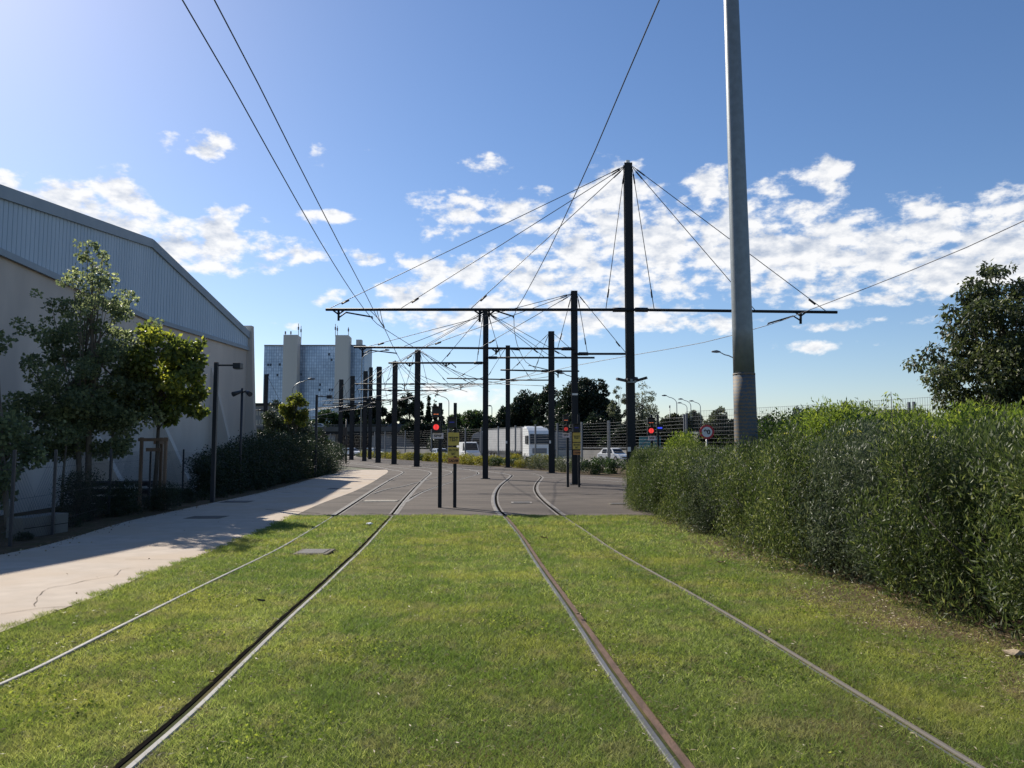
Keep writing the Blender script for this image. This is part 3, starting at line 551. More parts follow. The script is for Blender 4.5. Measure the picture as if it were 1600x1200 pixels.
# ================================================================== GRASS (real blades)
def grass():
    rg = np.random.default_rng(11); Ps = []; Hs = []; Ws = []
    for (y0, y1, dens, h, w) in ((2.9, 5.5, 15000, .029, .0040), (5.5, 8.5, 8600, .032, .0060), (8.5, 12.5, 4600, .037, .0095), (12.5, 16.5, 2500, .044, .013), (16.5, 20.5, 1900, .047, .017), (20.5, 20.66, 1500, .05, .014)):
        xl, xr = -min(7.5, .72*y1+.6), min(4.2, .72*y1+.6); n = int((xr-xl)*(y1-y0)*dens)
        x = rg.uniform(xl, xr, n); y = rg.uniform(y0, y1, n)
        # irregular far and left edges
        edge = YA+.03+.07*np.sin(x*5)+.06*np.sin(x*13+1)+.05*np.sin(x*2.1); pr = np.interp(y, yl, PRx)+.05*np.sin(y*4)+.06*np.sin(y*11)
        k = (y < edge) & (x > pr-.05) & (np.abs(x) < .70*y+.5)
        for Cc, lo, hi in ((C1, -.046, .026), (C2, -.075, .052), (C3, -.052, .078), (C4, -.036, .040)):
            rx_ = np.interp(y, Cc[Cc[:, 1] < 25, 1], Cc[Cc[:, 1] < 25, 0]); k &= ~((x-rx_ > lo) & (x-rx_ < hi))
        # thin, dry ground towards the hedge
        dry = np.clip((x-(2.95+.25*np.sin(y*1.3)+.2*np.sin(y*3.3)))/.85, 0, 1); k &= rg.uniform(0, 1, n) > dry*.80
        # bare scuffed patch between the right rails near the camera
        bare = np.exp(-(((x-2.0)/.45)**2+((y-4.55)/.42)**2)); k &= rg.uniform(0, 1, n) > .6*bare
        mh = G(491, 865); k &= ~((np.abs(x-mh[0]) < .36) & (np.abs(y-mh[1]) < .38))
        x = x[k]; y = y[k]; Ps.append(np.stack([x, y, gz(x, y)-.002], 1)); tall = 1+.55*np.sin(x*2.1+1.3*np.sin(y*.9))*np.sin(y*1.7+x)
        gap = np.minimum.reduce([np.abs(x-np.interp(y, Cc[Cc[:, 1] < 25, 1], Cc[Cc[:, 1] < 25, 0])) for Cc in (C1, C2, C3, C4)])
        Hs.append(h*(.75+.35*tall)*rg.uniform(.45, 1.45, len(x))*(.75+.25*np.clip(gap/.25, 0, 1))); Ws.append(np.full(len(x), w)*rg.uniform(.7, 1.3, len(x)))
    P = np.concatenate(Ps); H = np.concatenate(Hs); Wd = np.concatenate(Ws); n = len(P)
    th = rg.uniform(0, 2*math.pi, n); lean = rg.uniform(.25, 1.9, n); ph = rg.uniform(0, 2*math.pi, n)
    V = np.empty((n, 3, 3)); s = np.stack([np.cos(th), np.sin(th), np.zeros(n)], 1)*(Wd/2)[:, None]
    V[:, 0] = P-s; V[:, 1] = P+s; V[:, 2] = P+np.stack([np.cos(ph)*lean*H, np.sin(ph)*lean*H, H], 1)
    yel = np.exp(-(((P[:, 0]+2.35)/1.0)**2+((P[:, 1]-5.3)/2.6)**2))   # yellower stand between the left rails
    tint = np.clip(rg.beta(1.1, 1.9, n)+.30*yel+.10*np.sin(P[:, 0]*1.1+2)*np.sin(P[:, 1]*.7), 0, 1)
    o = link('grass', np_mesh('grass', V.reshape(-1, 3), np.arange(3*n), np.arange(0, 3*n, 3), np.repeat(tint, 3)), M['grass'])
    tag(o, 'short sunlit grass growing between and beside the tram rails', 'grass', kind='stuff'); print('blades', n)
    # dead straw lying flat: patches, the rail edges and a dense band along the hedge; small clover leaves
    n = 150000; y = rg.uniform(2.9, 20.4, n)**1.0; x = rg.uniform(-1, 1, n)*(.70*y+.5); w_ = .10+.9*np.clip((x-2.7)/.6, 0, 1)+.25*(np.sin(x*3.1+np.sin(y*2.3)*1.5)*np.sin(y*2.7+x) > .55)
    for Cc in (C1, C2, C3, C4): w_ += .5*np.exp(-((x-np.interp(y, Cc[Cc[:, 1] < 25, 1], Cc[Cc[:, 1] < 25, 0]))/.10)**2)
    k = (rg.uniform(0, 1, n) < w_) & (x > np.interp(y, yl, PRx)) & (x < 4.6)
    for Cc in (C1, C2, C3, C4): k &= np.abs(x-np.interp(y, Cc[Cc[:, 1] < 25, 1], Cc[Cc[:, 1] < 25, 0])) > .07
    x, y = x[k], y[k]; n = len(x); P = np.stack([x, y, gz(x, y)+rg.uniform(.006, .03, n)], 1); out = np.stack([rg.normal(size=n), rg.normal(size=n), np.zeros(n)], 1); out /= np.linalg.norm(out, axis=1)[:, None]
    V, t = leaves(P, .030+.0016*y, .16, rg, out=out, outw=5.); o = link('straw', leaf_mesh('straw', [(V, t)]), leafmat('straw', (.13, .09, .05), (.26, .20, .11), (.42, .35, .22), .15)); tag(o, 'dead brown grass lying along the hedge foot and rails', 'dead grass', kind='stuff')
    n = 60000; y = rg.uniform(2.9, 13, n); x = rg.uniform(-1, 1, n)*(.70*y+.5); f = np.sin(x*2.3+1.7*np.sin(y*1.1))*np.sin(y*1.9+1.3*np.sin(x*1.7)) ; k = (f > .62) & (x > np.interp(y, yl, PRx)+.1) & (x < 3.1)
    for Cc in (C1, C2, C3, C4): k &= np.abs(x-np.interp(y, Cc[Cc[:, 1] < 25, 1], Cc[Cc[:, 1] < 25, 0])) > .09
    x, y = x[k], y[k]; n = len(x); P = np.stack([x, y, gz(x, y)+rg.uniform(.02, .045, n)], 1); out = np.stack([rg.normal(size=n), rg.normal(size=n), np.full(n, .3)], 1); out /= np.linalg.norm(out, axis=1)[:, None]
    V, t = leaves(P, .020, .8, rg, out=out, outw=4.); o = link('clover', leaf_mesh('clover', [(V, t)]), M['lf_fern']); tag(o, 'small round-leaved clover patches in the lawn', 'clover', kind='stuff')
grass()
rg_ = np.random.default_rng(91); n_ = 700; y_ = rg_.uniform(9, 40, n_); x_ = by_y(PL, y_)+rg_.exponential(.14, n_)-.05; k_ = x_ < by_y(PR, y_); P_ = np.stack([x_[k_], y_[k_], gz(x_[k_], y_[k_])+.022], 1)
n2_ = 26; y2_ = rg_.uniform(7, 20, n2_); x2_ = rg_.uniform(-7.2, -4.6, n2_); P_ = np.concatenate([P_, np.stack([x2_, y2_, gz(x2_, y2_)+.022], 1)]); o_d = np.stack([rg_.normal(size=len(P_)), rg_.normal(size=len(P_)), np.zeros(len(P_))], 1)
tag(link('fallen_leaves', leaf_mesh('fallen_leaves', [leaves(P_, .036, .7, rg_, out=o_d, outw=3.)]), leafmat('fallen_leaf', (.10, .06, .035), (.22, .15, .08), (.36, .28, .15), .1)), 'brown fallen leaves scattered along the footpath edge', 'fallen leaves', kind='stuff')

# ================================================================== TRAM MASTS AND OVERHEAD LINE
def mast(px, topy, Y, w, label, ptop=None, cap=False, plate=None, arms=(), stays=(), marker=None, name='catenary_mast'):
    """arms: (px_end, py_at_mast, py_end); stays: (arm index, px on arm)"""
    x0 = at(px, HZ, Y)[0]; zt = at(px, topy, Y)[2]; g0 = float(gz(x0, Y)); e = empty(name, (x0, Y, g0), label, 'mast', 'masts carrying the tram overhead line')
    mb = MB(); t = w*.09; zc = (g0+zt)/2; hh = zt-g0
    mb.box((x0, Y-w/2+t/2, zc), (w, t, hh)); mb.box((x0, Y+w/2-t/2, zc), (w, t, hh)); mb.box((x0, Y, zc), (w*.3, w-2*t, hh)); mb.build('post', M['mast'], e)
    mb = MB(); mb.box((x0, Y, g0+.02), (w*1.7, w*1.7, .04)); mb.build('base_plate', M['mast'], e)
    if cap: mb = MB(); mb.box((x0, Y, zt+.06), (.13, .13, .12)); mb.build('cap', M['insul'], e)
    if marker:
        for (py, hgt, mw) in marker:
            p = at(px, py, Y-w/2-.012); mb = MB(); mb.box((x0-w*.30*(mw < .2), p[1], p[2]), (mw, .016, hgt)); mb.build('number_plate', M['insul'], e)
    tips = []
    for (pe, pm, py) in arms:
        a = at(px, pm, Y-w/2-.05); b = at(pe, py, Y-w/2-.05); a[0] = x0; mb = MB(); mb.tube([a, b], .055, 7); mb.build('crossarm', M['mast'], e)
        mb = MB(); d = (b-a)/np.linalg.norm(b-a); mb.tube([a+d*w*.6, a+d*(w*.6+.45)], .085, 7); mb.build('arm_clamp', M['black'], e); tips.append((a, b))
    for (i, pxs) in stays:
        a, b = tips[i]; tt = (pxs-px)/((arms[i][0]-px) or 1); q = a+(b-a)*tt; s = 1 if q[0] > x0 else -1
        top = np.array([x0+s*w*.5, Y-w/2-.03, zt-.15-.12*(1-abs(tt))]); mb = MB(); mb.tube([top, q+np.array([0, 0, .05])], .011+.0001*Y, 5)
        d = (q-top)/np.linalg.norm(q-top); mb.tube([q-d*.75, q-d*.45], .03, 6); mb.tube([top+d*.2, top+d*.55], .026, 6); mb.build('stay_wire', M['cable'], e)
    return e
def steady(pxd, pya, pyb, pxe, pye, Y, label, kink=.22, tail=None):
    """drop post under a crossarm with the bent arm that holds the contact wire"""
    a = at(pxd, pya, Y-.2); b = at(pxd, pyb, Y-.2); c = at(pxe, pye, Y-.2); e = empty('steady_arm', a, label, 'steady arm', 'steady arms under the crossarms')
    s = Y/28
    mb = MB(); mb.tube([a, b], .045, 6); mb.tube([a+np.array([-.22, 0, .02]), a+np.array([0, 0, -.14])], .03, 5); mb.tube([a+np.array([.22, 0, .02]), a+np.array([0, 0, -.14])], .03, 5); mb.build('drop_post', M['mast'], e)
    k = a+(b-a)*.72; m1 = k+(c-k)*kink; m1[2] += .20; mb = MB(); mb.tube([k, m1, c+np.array([0, 0, .06]), c], .028, 6); mb.build('bent_arm', M['mast'], e)
    return e
Y0, Y1, Y2, Y3, Y4, Y5, Y6, Y7 = 28, 37, 43.4, 52.7, 66, 69, 77.7, 85
m0 = mast(986, 256, Y0, .29, 'tallest dark mast, beside the thick grey pole, with a long crossarm on both sides', cap=True,
     arms=((509, 484, 483.5), (1308, 484, 488)), stays=((0, 516), (0, 627), (0, 737), (0, 948), (1, 1023), (1, 1180), (1, 1290)), marker=((702, .16, .11),))
m1 = mast(898.5, 455, Y1, .30, 'dark mast directly behind the far yellow test sign', arms=((553, 545, 542.5), (983, 553, 553)), stays=((0, 576), (0, 666), (0, 752), (0, 872), (1, 978), (1, 918)), marker=((616, .09, .27),))
m2 = mast(758.5, 485, Y2, .30, 'dark mast in the yard between the left and right tracks', arms=((607, 567, 567), (929, 559, 559)), stays=((0, 625), (0, 690), (0, 745), (1, 782), (1, 850), (1, 885)))
m3 = mast(862, 518, Y3, .40, 'broad dark mast at the right end of the parked lorry', arms=((782, 580, 578), (905, 580, 580)), stays=((0, 800), (0, 835)), marker=((690.5, .2, .12),))
m4 = mast(793.5, 540, Y4, .38, 'dark mast in front of the middle of the lorry trailer', arms=((698, 593, 591), (860, 594, 594)), stays=((0, 715), (0, 760), (1, 830)), marker=((691, .2, .13),))
m5 = mast(651.5, 547, Y5, .46, 'broad dark mast standing just left of the near red signal', arms=((555, 600, 600), (755, 600, 600)), stays=((0, 575), (0, 600), (0, 635), (1, 668), (1, 700), (1, 735)))
m6 = mast(616, 565, Y6, .46, 'dark mast second to the left of the near red signal', cap=True, arms=((560, 610, 609), (698, 610, 610.5)), stays=((0, 573), (0, 600), (1, 636), (1, 660), (1, 685)))
m7 = mast(591, 573, Y7, .50, 'dark mast third to the left of the near red signal', arms=((535, 624, 624), (614, 625, 625)), stays=((0, 545), (0, 570), (1, 605)))
m8 = mast(569.5, 580, 94, .46, 'dark mast left of a thinner mast, before the tower right edge', cap=True, arms=((520, 630, 630), (600, 630, 630)), stays=((0, 530), (1, 590)))
m9 = mast(578, 574, 108, .44, 'thinner grey-lit mast squeezed between two broad masts', arms=((545, 636, 636),), stays=((0, 555),))
m10 = mast(549.3, 587.5, 103, .50, 'dark mast between the bridge car and its left neighbour mast', arms=((505, 633, 633), (575, 633, 633)), stays=((0, 512), (1, 566)))
m11 = mast(531.6, 593, 108, .50, 'leftmost dark mast of the curving row, in front of the white bridge car', cap=True, arms=((494, 637, 637), (556, 638, 638)), stays=((0, 502), (1, 546)))
m12 = mast(413.5, 585, 90, .36, 'lone dark mast at the left edge of the glass tower', arms=((395, 641, 641), (462, 643, 643)), stays=((1, 445),))
# floodlights on the tallest mast
p = at(986, 594, Y0-.25)
for k, (dx, dz) in enumerate(((-.36, .02), (-.13, .0), (.13, .05), (.38, .06))):
    pp = (p[0]+dx, p[1]-.05, p[2]+dz); mb = MB(); mb.bar((p[0]+dx*.4, p[1], p[2]-.03), (p[0]+dx*1.45, p[1]-.12, p[2]+dz+.02), .15, .08); mb.build('floodlight', M['black' if k % 2 else 'lampdk'], m0)
mb = MB(); mb.box((p[0]+.02, p[1]-.03, p[2]-.03), (.30, .12, .14)); mb.build('junction_box', M['galv'], m0)
steady(529, 485, 501, 582, 498, Y0, 'steady arm under the left end of the longest crossarm')
steady(749.5, 485, 503, 752, 490, Y0, 'short drop post left of mast head under the longest crossarm', kink=.5)
steady(764, 486, 495, 802, 497, Y0, 'steady arm under the middle of the longest crossarm')
steady(1251, 488, 506, 1200, 508, Y0, 'double bent steady arm under the right end of the longest crossarm')
steady(566.5, 543, 558, 620, 554, Y1, 'steady arm under the crossarm end overlapping the tower')
steady(775, 545, 554, 812, 549, Y1, 'steady arm right of the yard mast, second crossarm back')
steady(640, 568, 573, 655, 575, Y2, 'small drop bracket under left arm of the yard mast', kink=.5)
steady(697, 568, 573, 712, 575, Y2, 'small drop bracket beside yard mast left arm', kink=.5)
steady(872, 580, 590, 826, 572, Y3, 'bent arm in front of the broad mast by the lorry')
steady(632, 601, 611, 600, 608, Y5, 'drop post under the left arm of the broad mast by the red signal')
steady(720, 601, 609, 762, 588, Y5, 'drop post right of the broad mast, holding a curved wire')
steady(636, 611, 618, 614, 622, Y6, 'drop post low under the second mast right arm')
steady(683, 611, 618, 661, 622, Y6, 'drop post at the end of the second mast right arm')
steady(610, 626, 633, 598, 632, Y7, 'tiny drop post beside third mast')
# contact and messenger wires
def wire(pts, label, r=.0095, sag=.0):
    P = [at(*p) for p in pts]; e0 = P[0]; S = spline(P, 2.0)
    mb = MB(); d = np.linalg.norm(S-np.array([0, 0, 1.8]), axis=1); mb.tube(S, list(np.clip(.0058+.00021*d, r*.75, .030)), 5); o = mb.build('overhead_wire', M['cable'], loc=S[len(S)//3])
    tag(o, label, 'wire', 'wires of the tram overhead line')
wire([(-60, -640, 2.9), (335, 0, 7.4), (458, 240, 11), (528, 377, 16), (573, 463, 23.5), (590, 497, 28), (601, 514, 30), (617.5, 548, 37), (633, 574, 45), (655, 598, 60), (672, 609, 69), (640, 621, 80), (590, 628, 92), (540, 636, 106), (470, 642, 122)], 'contact wire above the left rails, right one of the pair at top left')
wire([(-160, -640, 2.9), (285, 0, 7.4), (422, 240, 11), (500, 377, 16), (551, 458, 23.5), (582, 499, 28), (601, 514, 30), (652, 546, 37), (690, 570, 46), (740, 590, 55), (785, 600, 63)], 'overhead wire at top left, left one of the pair')
wire([(1350, -640, 2.9), (1030, 0, 7.4), (931, 232, 11), (858, 390, 18), (818, 465, 25), (803, 494, 28.2), (806, 530, 33.5), (812, 548, 37), (822, 566, 43.4), (838, 580, 50), (800, 592, 60), (740, 602, 69), (680, 612, 80), (610, 628, 96)], 'contact wire descending from top centre to the longest crossarm middle')
wire([(1750, 250, 12.4), (1600, 345, 14.7), (1420, 424, 19), (1255, 488, 26), (1200, 508, 28), (1100, 535, 32), (1000, 553, 37), (900, 571, 42), (840, 585, 48), (770, 597, 56), (700, 606, 66)], 'lone overhead wire crossing the right sky down to the longest crossarm end')
wire([(589, 485, 28), (593, 500, 29), (600, 511, 30)], 'short dropper wire nearest the tower under the longest crossarm', .007)
wire([(594, 485, 28), (597, 500, 29), (601, 512, 30)], 'short dropper wire farthest from the tower under the longest crossarm', .007)
wire([(578, 485, 28), (590, 497, 28.5), (600, 510, 30)], 'slanted link wire joining the crossing wires under the longest crossarm', .007)
rgw = np.random.default_rng(5)
fars = [((500, 627, 100), (560, 622, 90), (615, 616, 80), (690, 609, 72), (770, 600, 64), (862, 588, 56)), ((560, 640, 92), (620, 612, 80), (690, 603, 70), (760, 600, 60), (850, 603, 52)),
        ((470, 655, 70), (520, 645, 80), (560, 636, 90), (610, 632, 100)), ((590, 606, 76), (640, 618, 76), (700, 611, 70), (740, 597, 62)), ((655, 586, 68), (690, 600, 68), (730, 612, 68)), ((500, 618, 95), (540, 625, 95), (610, 628, 90), (650, 618, 80)),
        ((480, 640, 108), (540, 634, 104), (600, 626, 94), (640, 612, 80)), ((500, 648, 100), (545, 641, 100), (600, 634, 96)), ((640, 603, 70), (685, 606, 70), (720, 600, 68)), ((395, 640, 90), (430, 646, 92), (470, 650, 94), (520, 655, 97))]
for i, f in enumerate(fars): wire(f, ['long thin wire before the far mast row', 'thin wire sagging behind the yard mast', 'pale wire rising left of the mast row', 'wire between the broad masts left of the red signal', 'short wire at the broad mast top right', 'thin wire across the tower foot', 'lowest curving wire over the left bend', 'wire just above the bridge parapet', 'short link wire right of the broad mast', 'wire running right from the lone mast'][i], .008)
# stay cables between mast heads seen behind the first crossarm
for (a, b, lab) in (((660, 549, Y5), (702, 585, Y5), 'stay from the broad mast head down to the right'), ((758, 490, Y2), (632, 541, Y1), 'long stay from yard mast head towards the tower'), ((864, 520, Y3), (905, 556, Y3), 'stay right of the broad lorry-side mast'),
                    ((752, 488, Y2), (560, 600, Y5), 'long stay crossing from the yard mast to the far row'), ((657, 548, Y5), (765, 612, Y4), 'long stay from the broad mast across to the trailer mast'), ((760, 487, Y2), (862, 558, Y3), 'stay from the yard mast towards the lorry-side mast')):
    wire([a, tuple((np.array(a)+np.array(b))/2+np.array([0, .6, 0])), b], lab, .008)

# thick grey lighting column behind the hedge
YP = 16.0
b0 = at(1166, 690, YP); t0 = at(1142.5, 0, YP); sl = (t0-b0)/(t0[2]-b0[2])
base = b0+sl*(0-b0[2]); top = b0+sl*(13.5-b0[2]); zs = at(1165, 585, YP)[2]
e = empty('light_column', base, 'thick grey round pole rising out of the hedge', 'pole')
def rad_at(z): return .222-(.222-.158)*(z-1.9)/8.9
mid = b0+sl*(zs-b0[2]); mb = MB(); zz_ = np.linspace(zs, 13.5, 12); mb.tube([b0+sl*(z-b0[2]) for z in zz_], [rad_at(z) for z in zz_], 40); mb.build('shaft', M['galv'], e)
mb = MB(); zz_ = np.linspace(0, zs, 6); mb.tube([b0+sl*(z-b0[2]) for z in zz_], [rad_at(z)+.008 for z in zz_], 40); mb.build('sleeve', M['sleeve'], e)
mb = MB(); mb.box((base[0], base[1], .03), (.7, .7, .05)); mb.build('base_plate', M['galv'], e)
mb = MB(); mb.tube([b0+sl*(zs-.02-b0[2]), b0+sl*(zs+.02-b0[2])], rad_at(zs)+.010, 40); mb.build('band', M['sleeve'], e)

# ------------------------------------------------------------------ tram signals and test signs
def sigpost(px, Y, topy, w=.10, depth=.10):
    x = at(px, HZ, Y)[0]; z = at(px, topy, Y)[2]; return x, z
def signal(px, Y, topy, headx, ups, lows, plaque, label, lamp='redlamp', txt='SPIF', dash='amber', post_w=.105):
    x, zt = sigpost(px, Y, topy); e = empty('tram_signal', (x, Y, 0), label, 'tram signal', 'tram signals standing in the yard')
    mb = MB(); mb.box((x, Y, zt/2), (post_w, post_w, zt)); mb.build('post', M['mast'], e, bevel=.008)
    yf = Y-.06
    for (py0, py1, kind) in ((*ups, 'up'), (*lows, 'low')):
        a = at(headx[0], py1, yf); b = at(headx[1], py0, yf); w = b[0]-a[0]; h = b[2]-a[2]; c = ((a[0]+b[0])/2, yf-.06, (a[2]+b[2])/2)
        mb = MB(); mb.box(c, (w, .16, h)); hd = mb.build('signal_head', M['black'], e, bevel=.01)
        mb = MB(); mb.box((c[0], c[1]-.16, c[2]+h/2), (w+.03, .20, .02)); mb.build('visor', M['black'], hd)
        if kind == 'low':
            mb = MB(); mb.disc((c[0], c[1]-.086, c[2]), (0, 1, 0), min(w, h)*.335, .012, 28); mb.build('lamp', M[lamp], hd)
            mb = MB(); mb.box((c[0]-.013, c[1]-.0945, c[2]), (.005, .004, h*.66)); mb.box((c[0]+.013, c[1]-.0945, c[2]), (.005, .004, h*.66)); mb.build('lamp_louvre', M['black'], hd)
        else:
            mb = MB(); mb.box((c[0]-w*.16, c[1]-.083, c[2]-h*.22), (w*.26, .008, .022)); mb.box((c[0]+w*.16, c[1]-.083, c[2]-h*.22), (w*.26, .008, .022)); mb.build('dash_light', M[dash], hd)
    a = at(plaque[0], plaque[3], yf); b = at(plaque[1], plaque[2], yf); c = ((a[0]+b[0])/2, yf-.02, (a[2]+b[2])/2)
    mb = MB(); mb.box(c, (b[0]-a[0], .012, b[2]-a[2])); pl = mb.build('plaque', M['pinksign'], e); text(txt, (c[0], c[1]-.009, c[2]), (b[0]-a[0])*.74, (b[2]-a[2])*.42, M['ink'], pl)
    return e
def testpost(px, Y, topy, box, s1, s2, s3, label, dash='bluedim', two=False):
    x, zt = sigpost(px, Y, topy); e = empty('test_sign_post', (x, Y, 0), label, 'sign post', 'test sign posts in the yard')
    mb = MB(); mb.box((x, Y, zt/2), (.095, .095, zt)); mb.build('post', M['mast'], e, bevel=.008); yf = Y-.055
    a = at(box[0], box[3], yf); b = at(box[1], box[2], yf); c = ((a[0]+b[0])/2, yf-.06, (a[2]+b[2])/2)
    mb = MB(); mb.box(c, (b[0]-a[0], .15, b[2]-a[2])); hd = mb.build('signal_head', M['black'], e, bevel=.01)
    mb = MB(); mb.box((c[0], c[1]-.15, b[2]), (b[0]-a[0]+.02, .18, .02)); mb.build('visor', M['black'], hd)
    mb = MB(); mb.box((c[0], c[1]-.079, c[2]+.01), ((b[0]-a[0])*.55, .008, .03)); mb.build('dash_light', M[dash], hd)
    for (q, m, lines) in ((s1, 'yelsign', ['TEST']), (s2, 'yelsign', ['SECTION', 'BAT']), (s3, 'orgsign', ['CADAM'])):
        a = at(q[0], q[3], yf); b = at(q[1], q[2], yf); c = ((a[0]+b[0])/2, yf-.015, (a[2]+b[2])/2); w = b[0]-a[0]; h = b[2]-a[2]
        mb = MB(); mb.box(c, (w, .012, h)); pl = mb.build('sign_panel', M[m], e, bevel=.003)
        if lines == ['TEST']: text('TEST', (c[0], c[1]-.009, c[2]), w*.84, h*.36, M['ink'], pl)
        elif lines == ['CADAM']: text('CADAM', (c[0], c[1]-.009, c[2]), w*.82, h*.46, M['ink'], pl)
        else:
            text('SECTION', (c[0], c[1]-.009, c[2]+h*.20), w*.84, h*.27, M['ink'], pl); text('BAT', (c[0], c[1]-.009, c[2]-h*.22), w*.36, h*.27, M['ink'], pl)
    return e
YS = G(688, 793.5)[1]
signal(687.8, YS, 629.5, (675.5, 688.8), (636, 652), (659, 676), (676, 693, 676.5, 685.5), 'nearest tram signal with a bright red light, left of the yellow test signs')

testpost(711, YS, 629.5, (699.8, 713.5, 652.5, 668.5), (700, 717.5, 676, 696), (700, 717.5, 699, 713), (699.5, 717.5, 715, 724.5), 'nearest post of yellow TEST and SECTION BAT signs above orange CADAM')
YT = 34.8
signal(887, YT, 646, (879.5, 888.5), (648.5, 660), (665, 676), (879, 890, 676.5, 683.5), 'farther tram signal with a dim red light, right of the lorry', lamp='reddim')
testpost(904.5, YT, 648, (895, 906, 662.5, 675), (895, 907, 676, 690.5), (895, 907, 692, 702), (896, 907, 704, 710.5), 'farther post of yellow test signs in front of a dark mast')
signal(1018.5, 38, 648, (1011, 1022.5), (653, 663.5), (667, 679), (1013, 1024, 681, 688), 'tram signal with a bright red light half hidden behind the hedge')
YB = 38; x, zt = sigpost(1028.5, YB, 648); e = empty('tram_signal', (x, YB, 0), 'tram signal with a blue dash light behind the hedge', 'tram signal', 'tram signals standing in the yard')
mb = MB(); mb.box((x, YB, zt/2), (.1, .1, zt)); mb.build('post', M['mast'], e, bevel=.008)
a = at(1025.5, 674, YB-.06); b = at(1035, 663.5, YB-.06); c = ((a[0]+b[0])/2, YB-.12, (a[2]+b[2])/2); mb = MB(); mb.box(c, (b[0]-a[0], .14, b[2]-a[2])); hd = mb.build('signal_head', M['black'], e, bevel=.01)
mb = MB(); mb.box((c[0], c[1]-.14, b[2]), (b[0]-a[0]+.02, .16, .02)); mb.build('visor', M['black'], hd)
mb = MB(); mb.box((c[0], c[1]-.075, c[2]), (.22, .008, .075)); mb.build('dash_light', M['blue'], hd)
# speed limit sign behind the fence
YQ = 34; c = at(1104, 675, YQ); e = empty('speed_sign', (c[0], YQ, 0), 'round red-rimmed speed limit sign reading 90 above the hedge', 'road sign')
mb = MB(); mb.tube([(c[0], YQ, 0), (c[0], YQ, c[2]-.1)], .04, 8); mb.build('post', M['galv'], e)
mb = MB(); mb.disc((c[0], YQ-.06, c[2]), (0, 1, 0), .31, .02, 36); sg = mb.build('sign_disc', M['redsign'], e)
mb = MB(); mb.disc((c[0], YQ-.074, c[2]), (0, 1, 0), .222, .006, 36); mb.build('sign_face', M['white'], sg)
text('90', (c[0], YQ-.085, c[2]), .28, .21, M['ink'], sg)
e = empty('round_sign_back', (at(1064, 684, 60)[0], 60, 0), 'dark back of a round road sign between hedge and fence', 'road sign')
c = at(1064, 684, 60); mb = MB(); mb.disc(c, (0, 1, 0), .20, .03, 24); mb.build('sign_disc', M['fpost'], e); mb = MB(); mb.tube([(c[0], 60.05, 0), (c[0], 60.05, c[2])], .03, 6); mb.build('post', M['fpost'], e)

# ================================================================== WAREHOUSE
def wall_x(Y): return -(14+.1*Y) if Y <= 38 else -17.8+.0708*(Y-38)
TOP = [(11.0, 8.1), (25.5, 10.05), (38, 11.75), (50, 8.9)]
def top_z(Y): return np.interp(Y, [p[0] for p in TOP], [p[1] for p in TOP])
BOT = 8.0
e = empty('warehouse', (wall_x(38), 38, -.45), 'large warehouse with pinkish concrete wall and blue-grey ribbed metal gable', 'warehouse')
Yk = [11, 25.5, 38, 50]; V = []; Fs = []
for Y in Yk: V += [(wall_x(Y), Y, -.8), (wall_x(Y), Y, BOT)]
for i in range(3): Fs.append((2*i, 2*i+2, 2*i+3, 2*i+1))
nv = len(V); V += [(-40, 50, -.8), (-40, 50, BOT), (-40, 11, -.8), (-40, 11, BOT)]
Fs += [(6, nv, nv+1, 7), (nv+2, 0, 1, nv+3), (nv, nv+2, nv+3, nv+1)]
MB().add(V, Fs).build('wall', M['concwall'], e)
# ribbed cladding: trapezoid ribs every 0.286 m
V = []; Fs = []; s = 0
def rib_path():
    P = []; total = []; pts = [(wall_x(Y), Y) for Y in Yk]
    for (a, b) in zip(pts[:-1], pts[1:]):
        a = np.array(a); b = np.array(b); Ld = np.linalg.norm(b-a); d = (b-a)/Ld; nrm = np.array([d[1], -d[0]])
        n = int(Ld/.286); st = Ld/n
        for k in range(n):
            for (t, o) in ((0, .02), (.82, .02), (.86, -.02), (.96, -.02)): P.append(a+d*(k+t)*st+nrm*(o+.05))
    P.append(np.array(pts[-1])+np.array([.05, 0])); return P
RP = rib_path()
for p in RP: V += [(p[0], p[1], BOT-.02), (p[0], p[1], float(top_z(p[1]))-.05)]
Fs = [(2*i, 2*i+2, 2*i+3, 2*i+1) for i in range(len(RP)-1)]
MB().add(V, Fs).build('ribbed_cladding', M['clad'], e)
mb = MB(); mb2 = MB()
for (a, b) in zip(Yk[:-1], Yk[1:]):
    mb.bar((wall_x(a)+.13, a, top_z(a)-.02), (wall_x(b)+.13, b, top_z(b)-.02), .10, .42); mb2.bar((wall_x(a)+.12, a, BOT), (wall_x(b)+.12, b, BOT), .08, .22)
mb.build('roof_fascia', M['fascia'], e); mb2.build('drip_trim', M['fascia'], e)
V = []
for Y in Yk: V += [(wall_x(Y)+.05, Y, float(top_z(Y))-.02), (-40, Y, float(top_z(Y))-.02)]
MB().add(V, [(2*i, 2*i+1, 2*i+3, 2*i+2) for i in range(3)]).build('roof', M['clad'], e)
mb = MB(); mb.add([(wall_x(50), 50.02, BOT), (-40, 50.02, BOT), (-40, 50.02, 8.88), (wall_x(50), 50.02, 8.88)], [(0, 1, 2, 3)]); mb.add([(wall_x(11), 11.0, BOT), (-40, 11, BOT), (-40, 11, 8.08), (wall_x(11), 11, 8.08)], [(0, 1, 2, 3)]); mb.build('end_wall', M['clad'], e)
mb = MB(); X5 = wall_x(50); mb.prism([(X5-.3, -.8), (X5+1.15, -.8), (X5+.55, 3.2), (X5+.26, 9.5), (X5-.3, 9.5)], 'y', 50.0, 50.45); mb.build('corner_pier', M['concwall'], e)
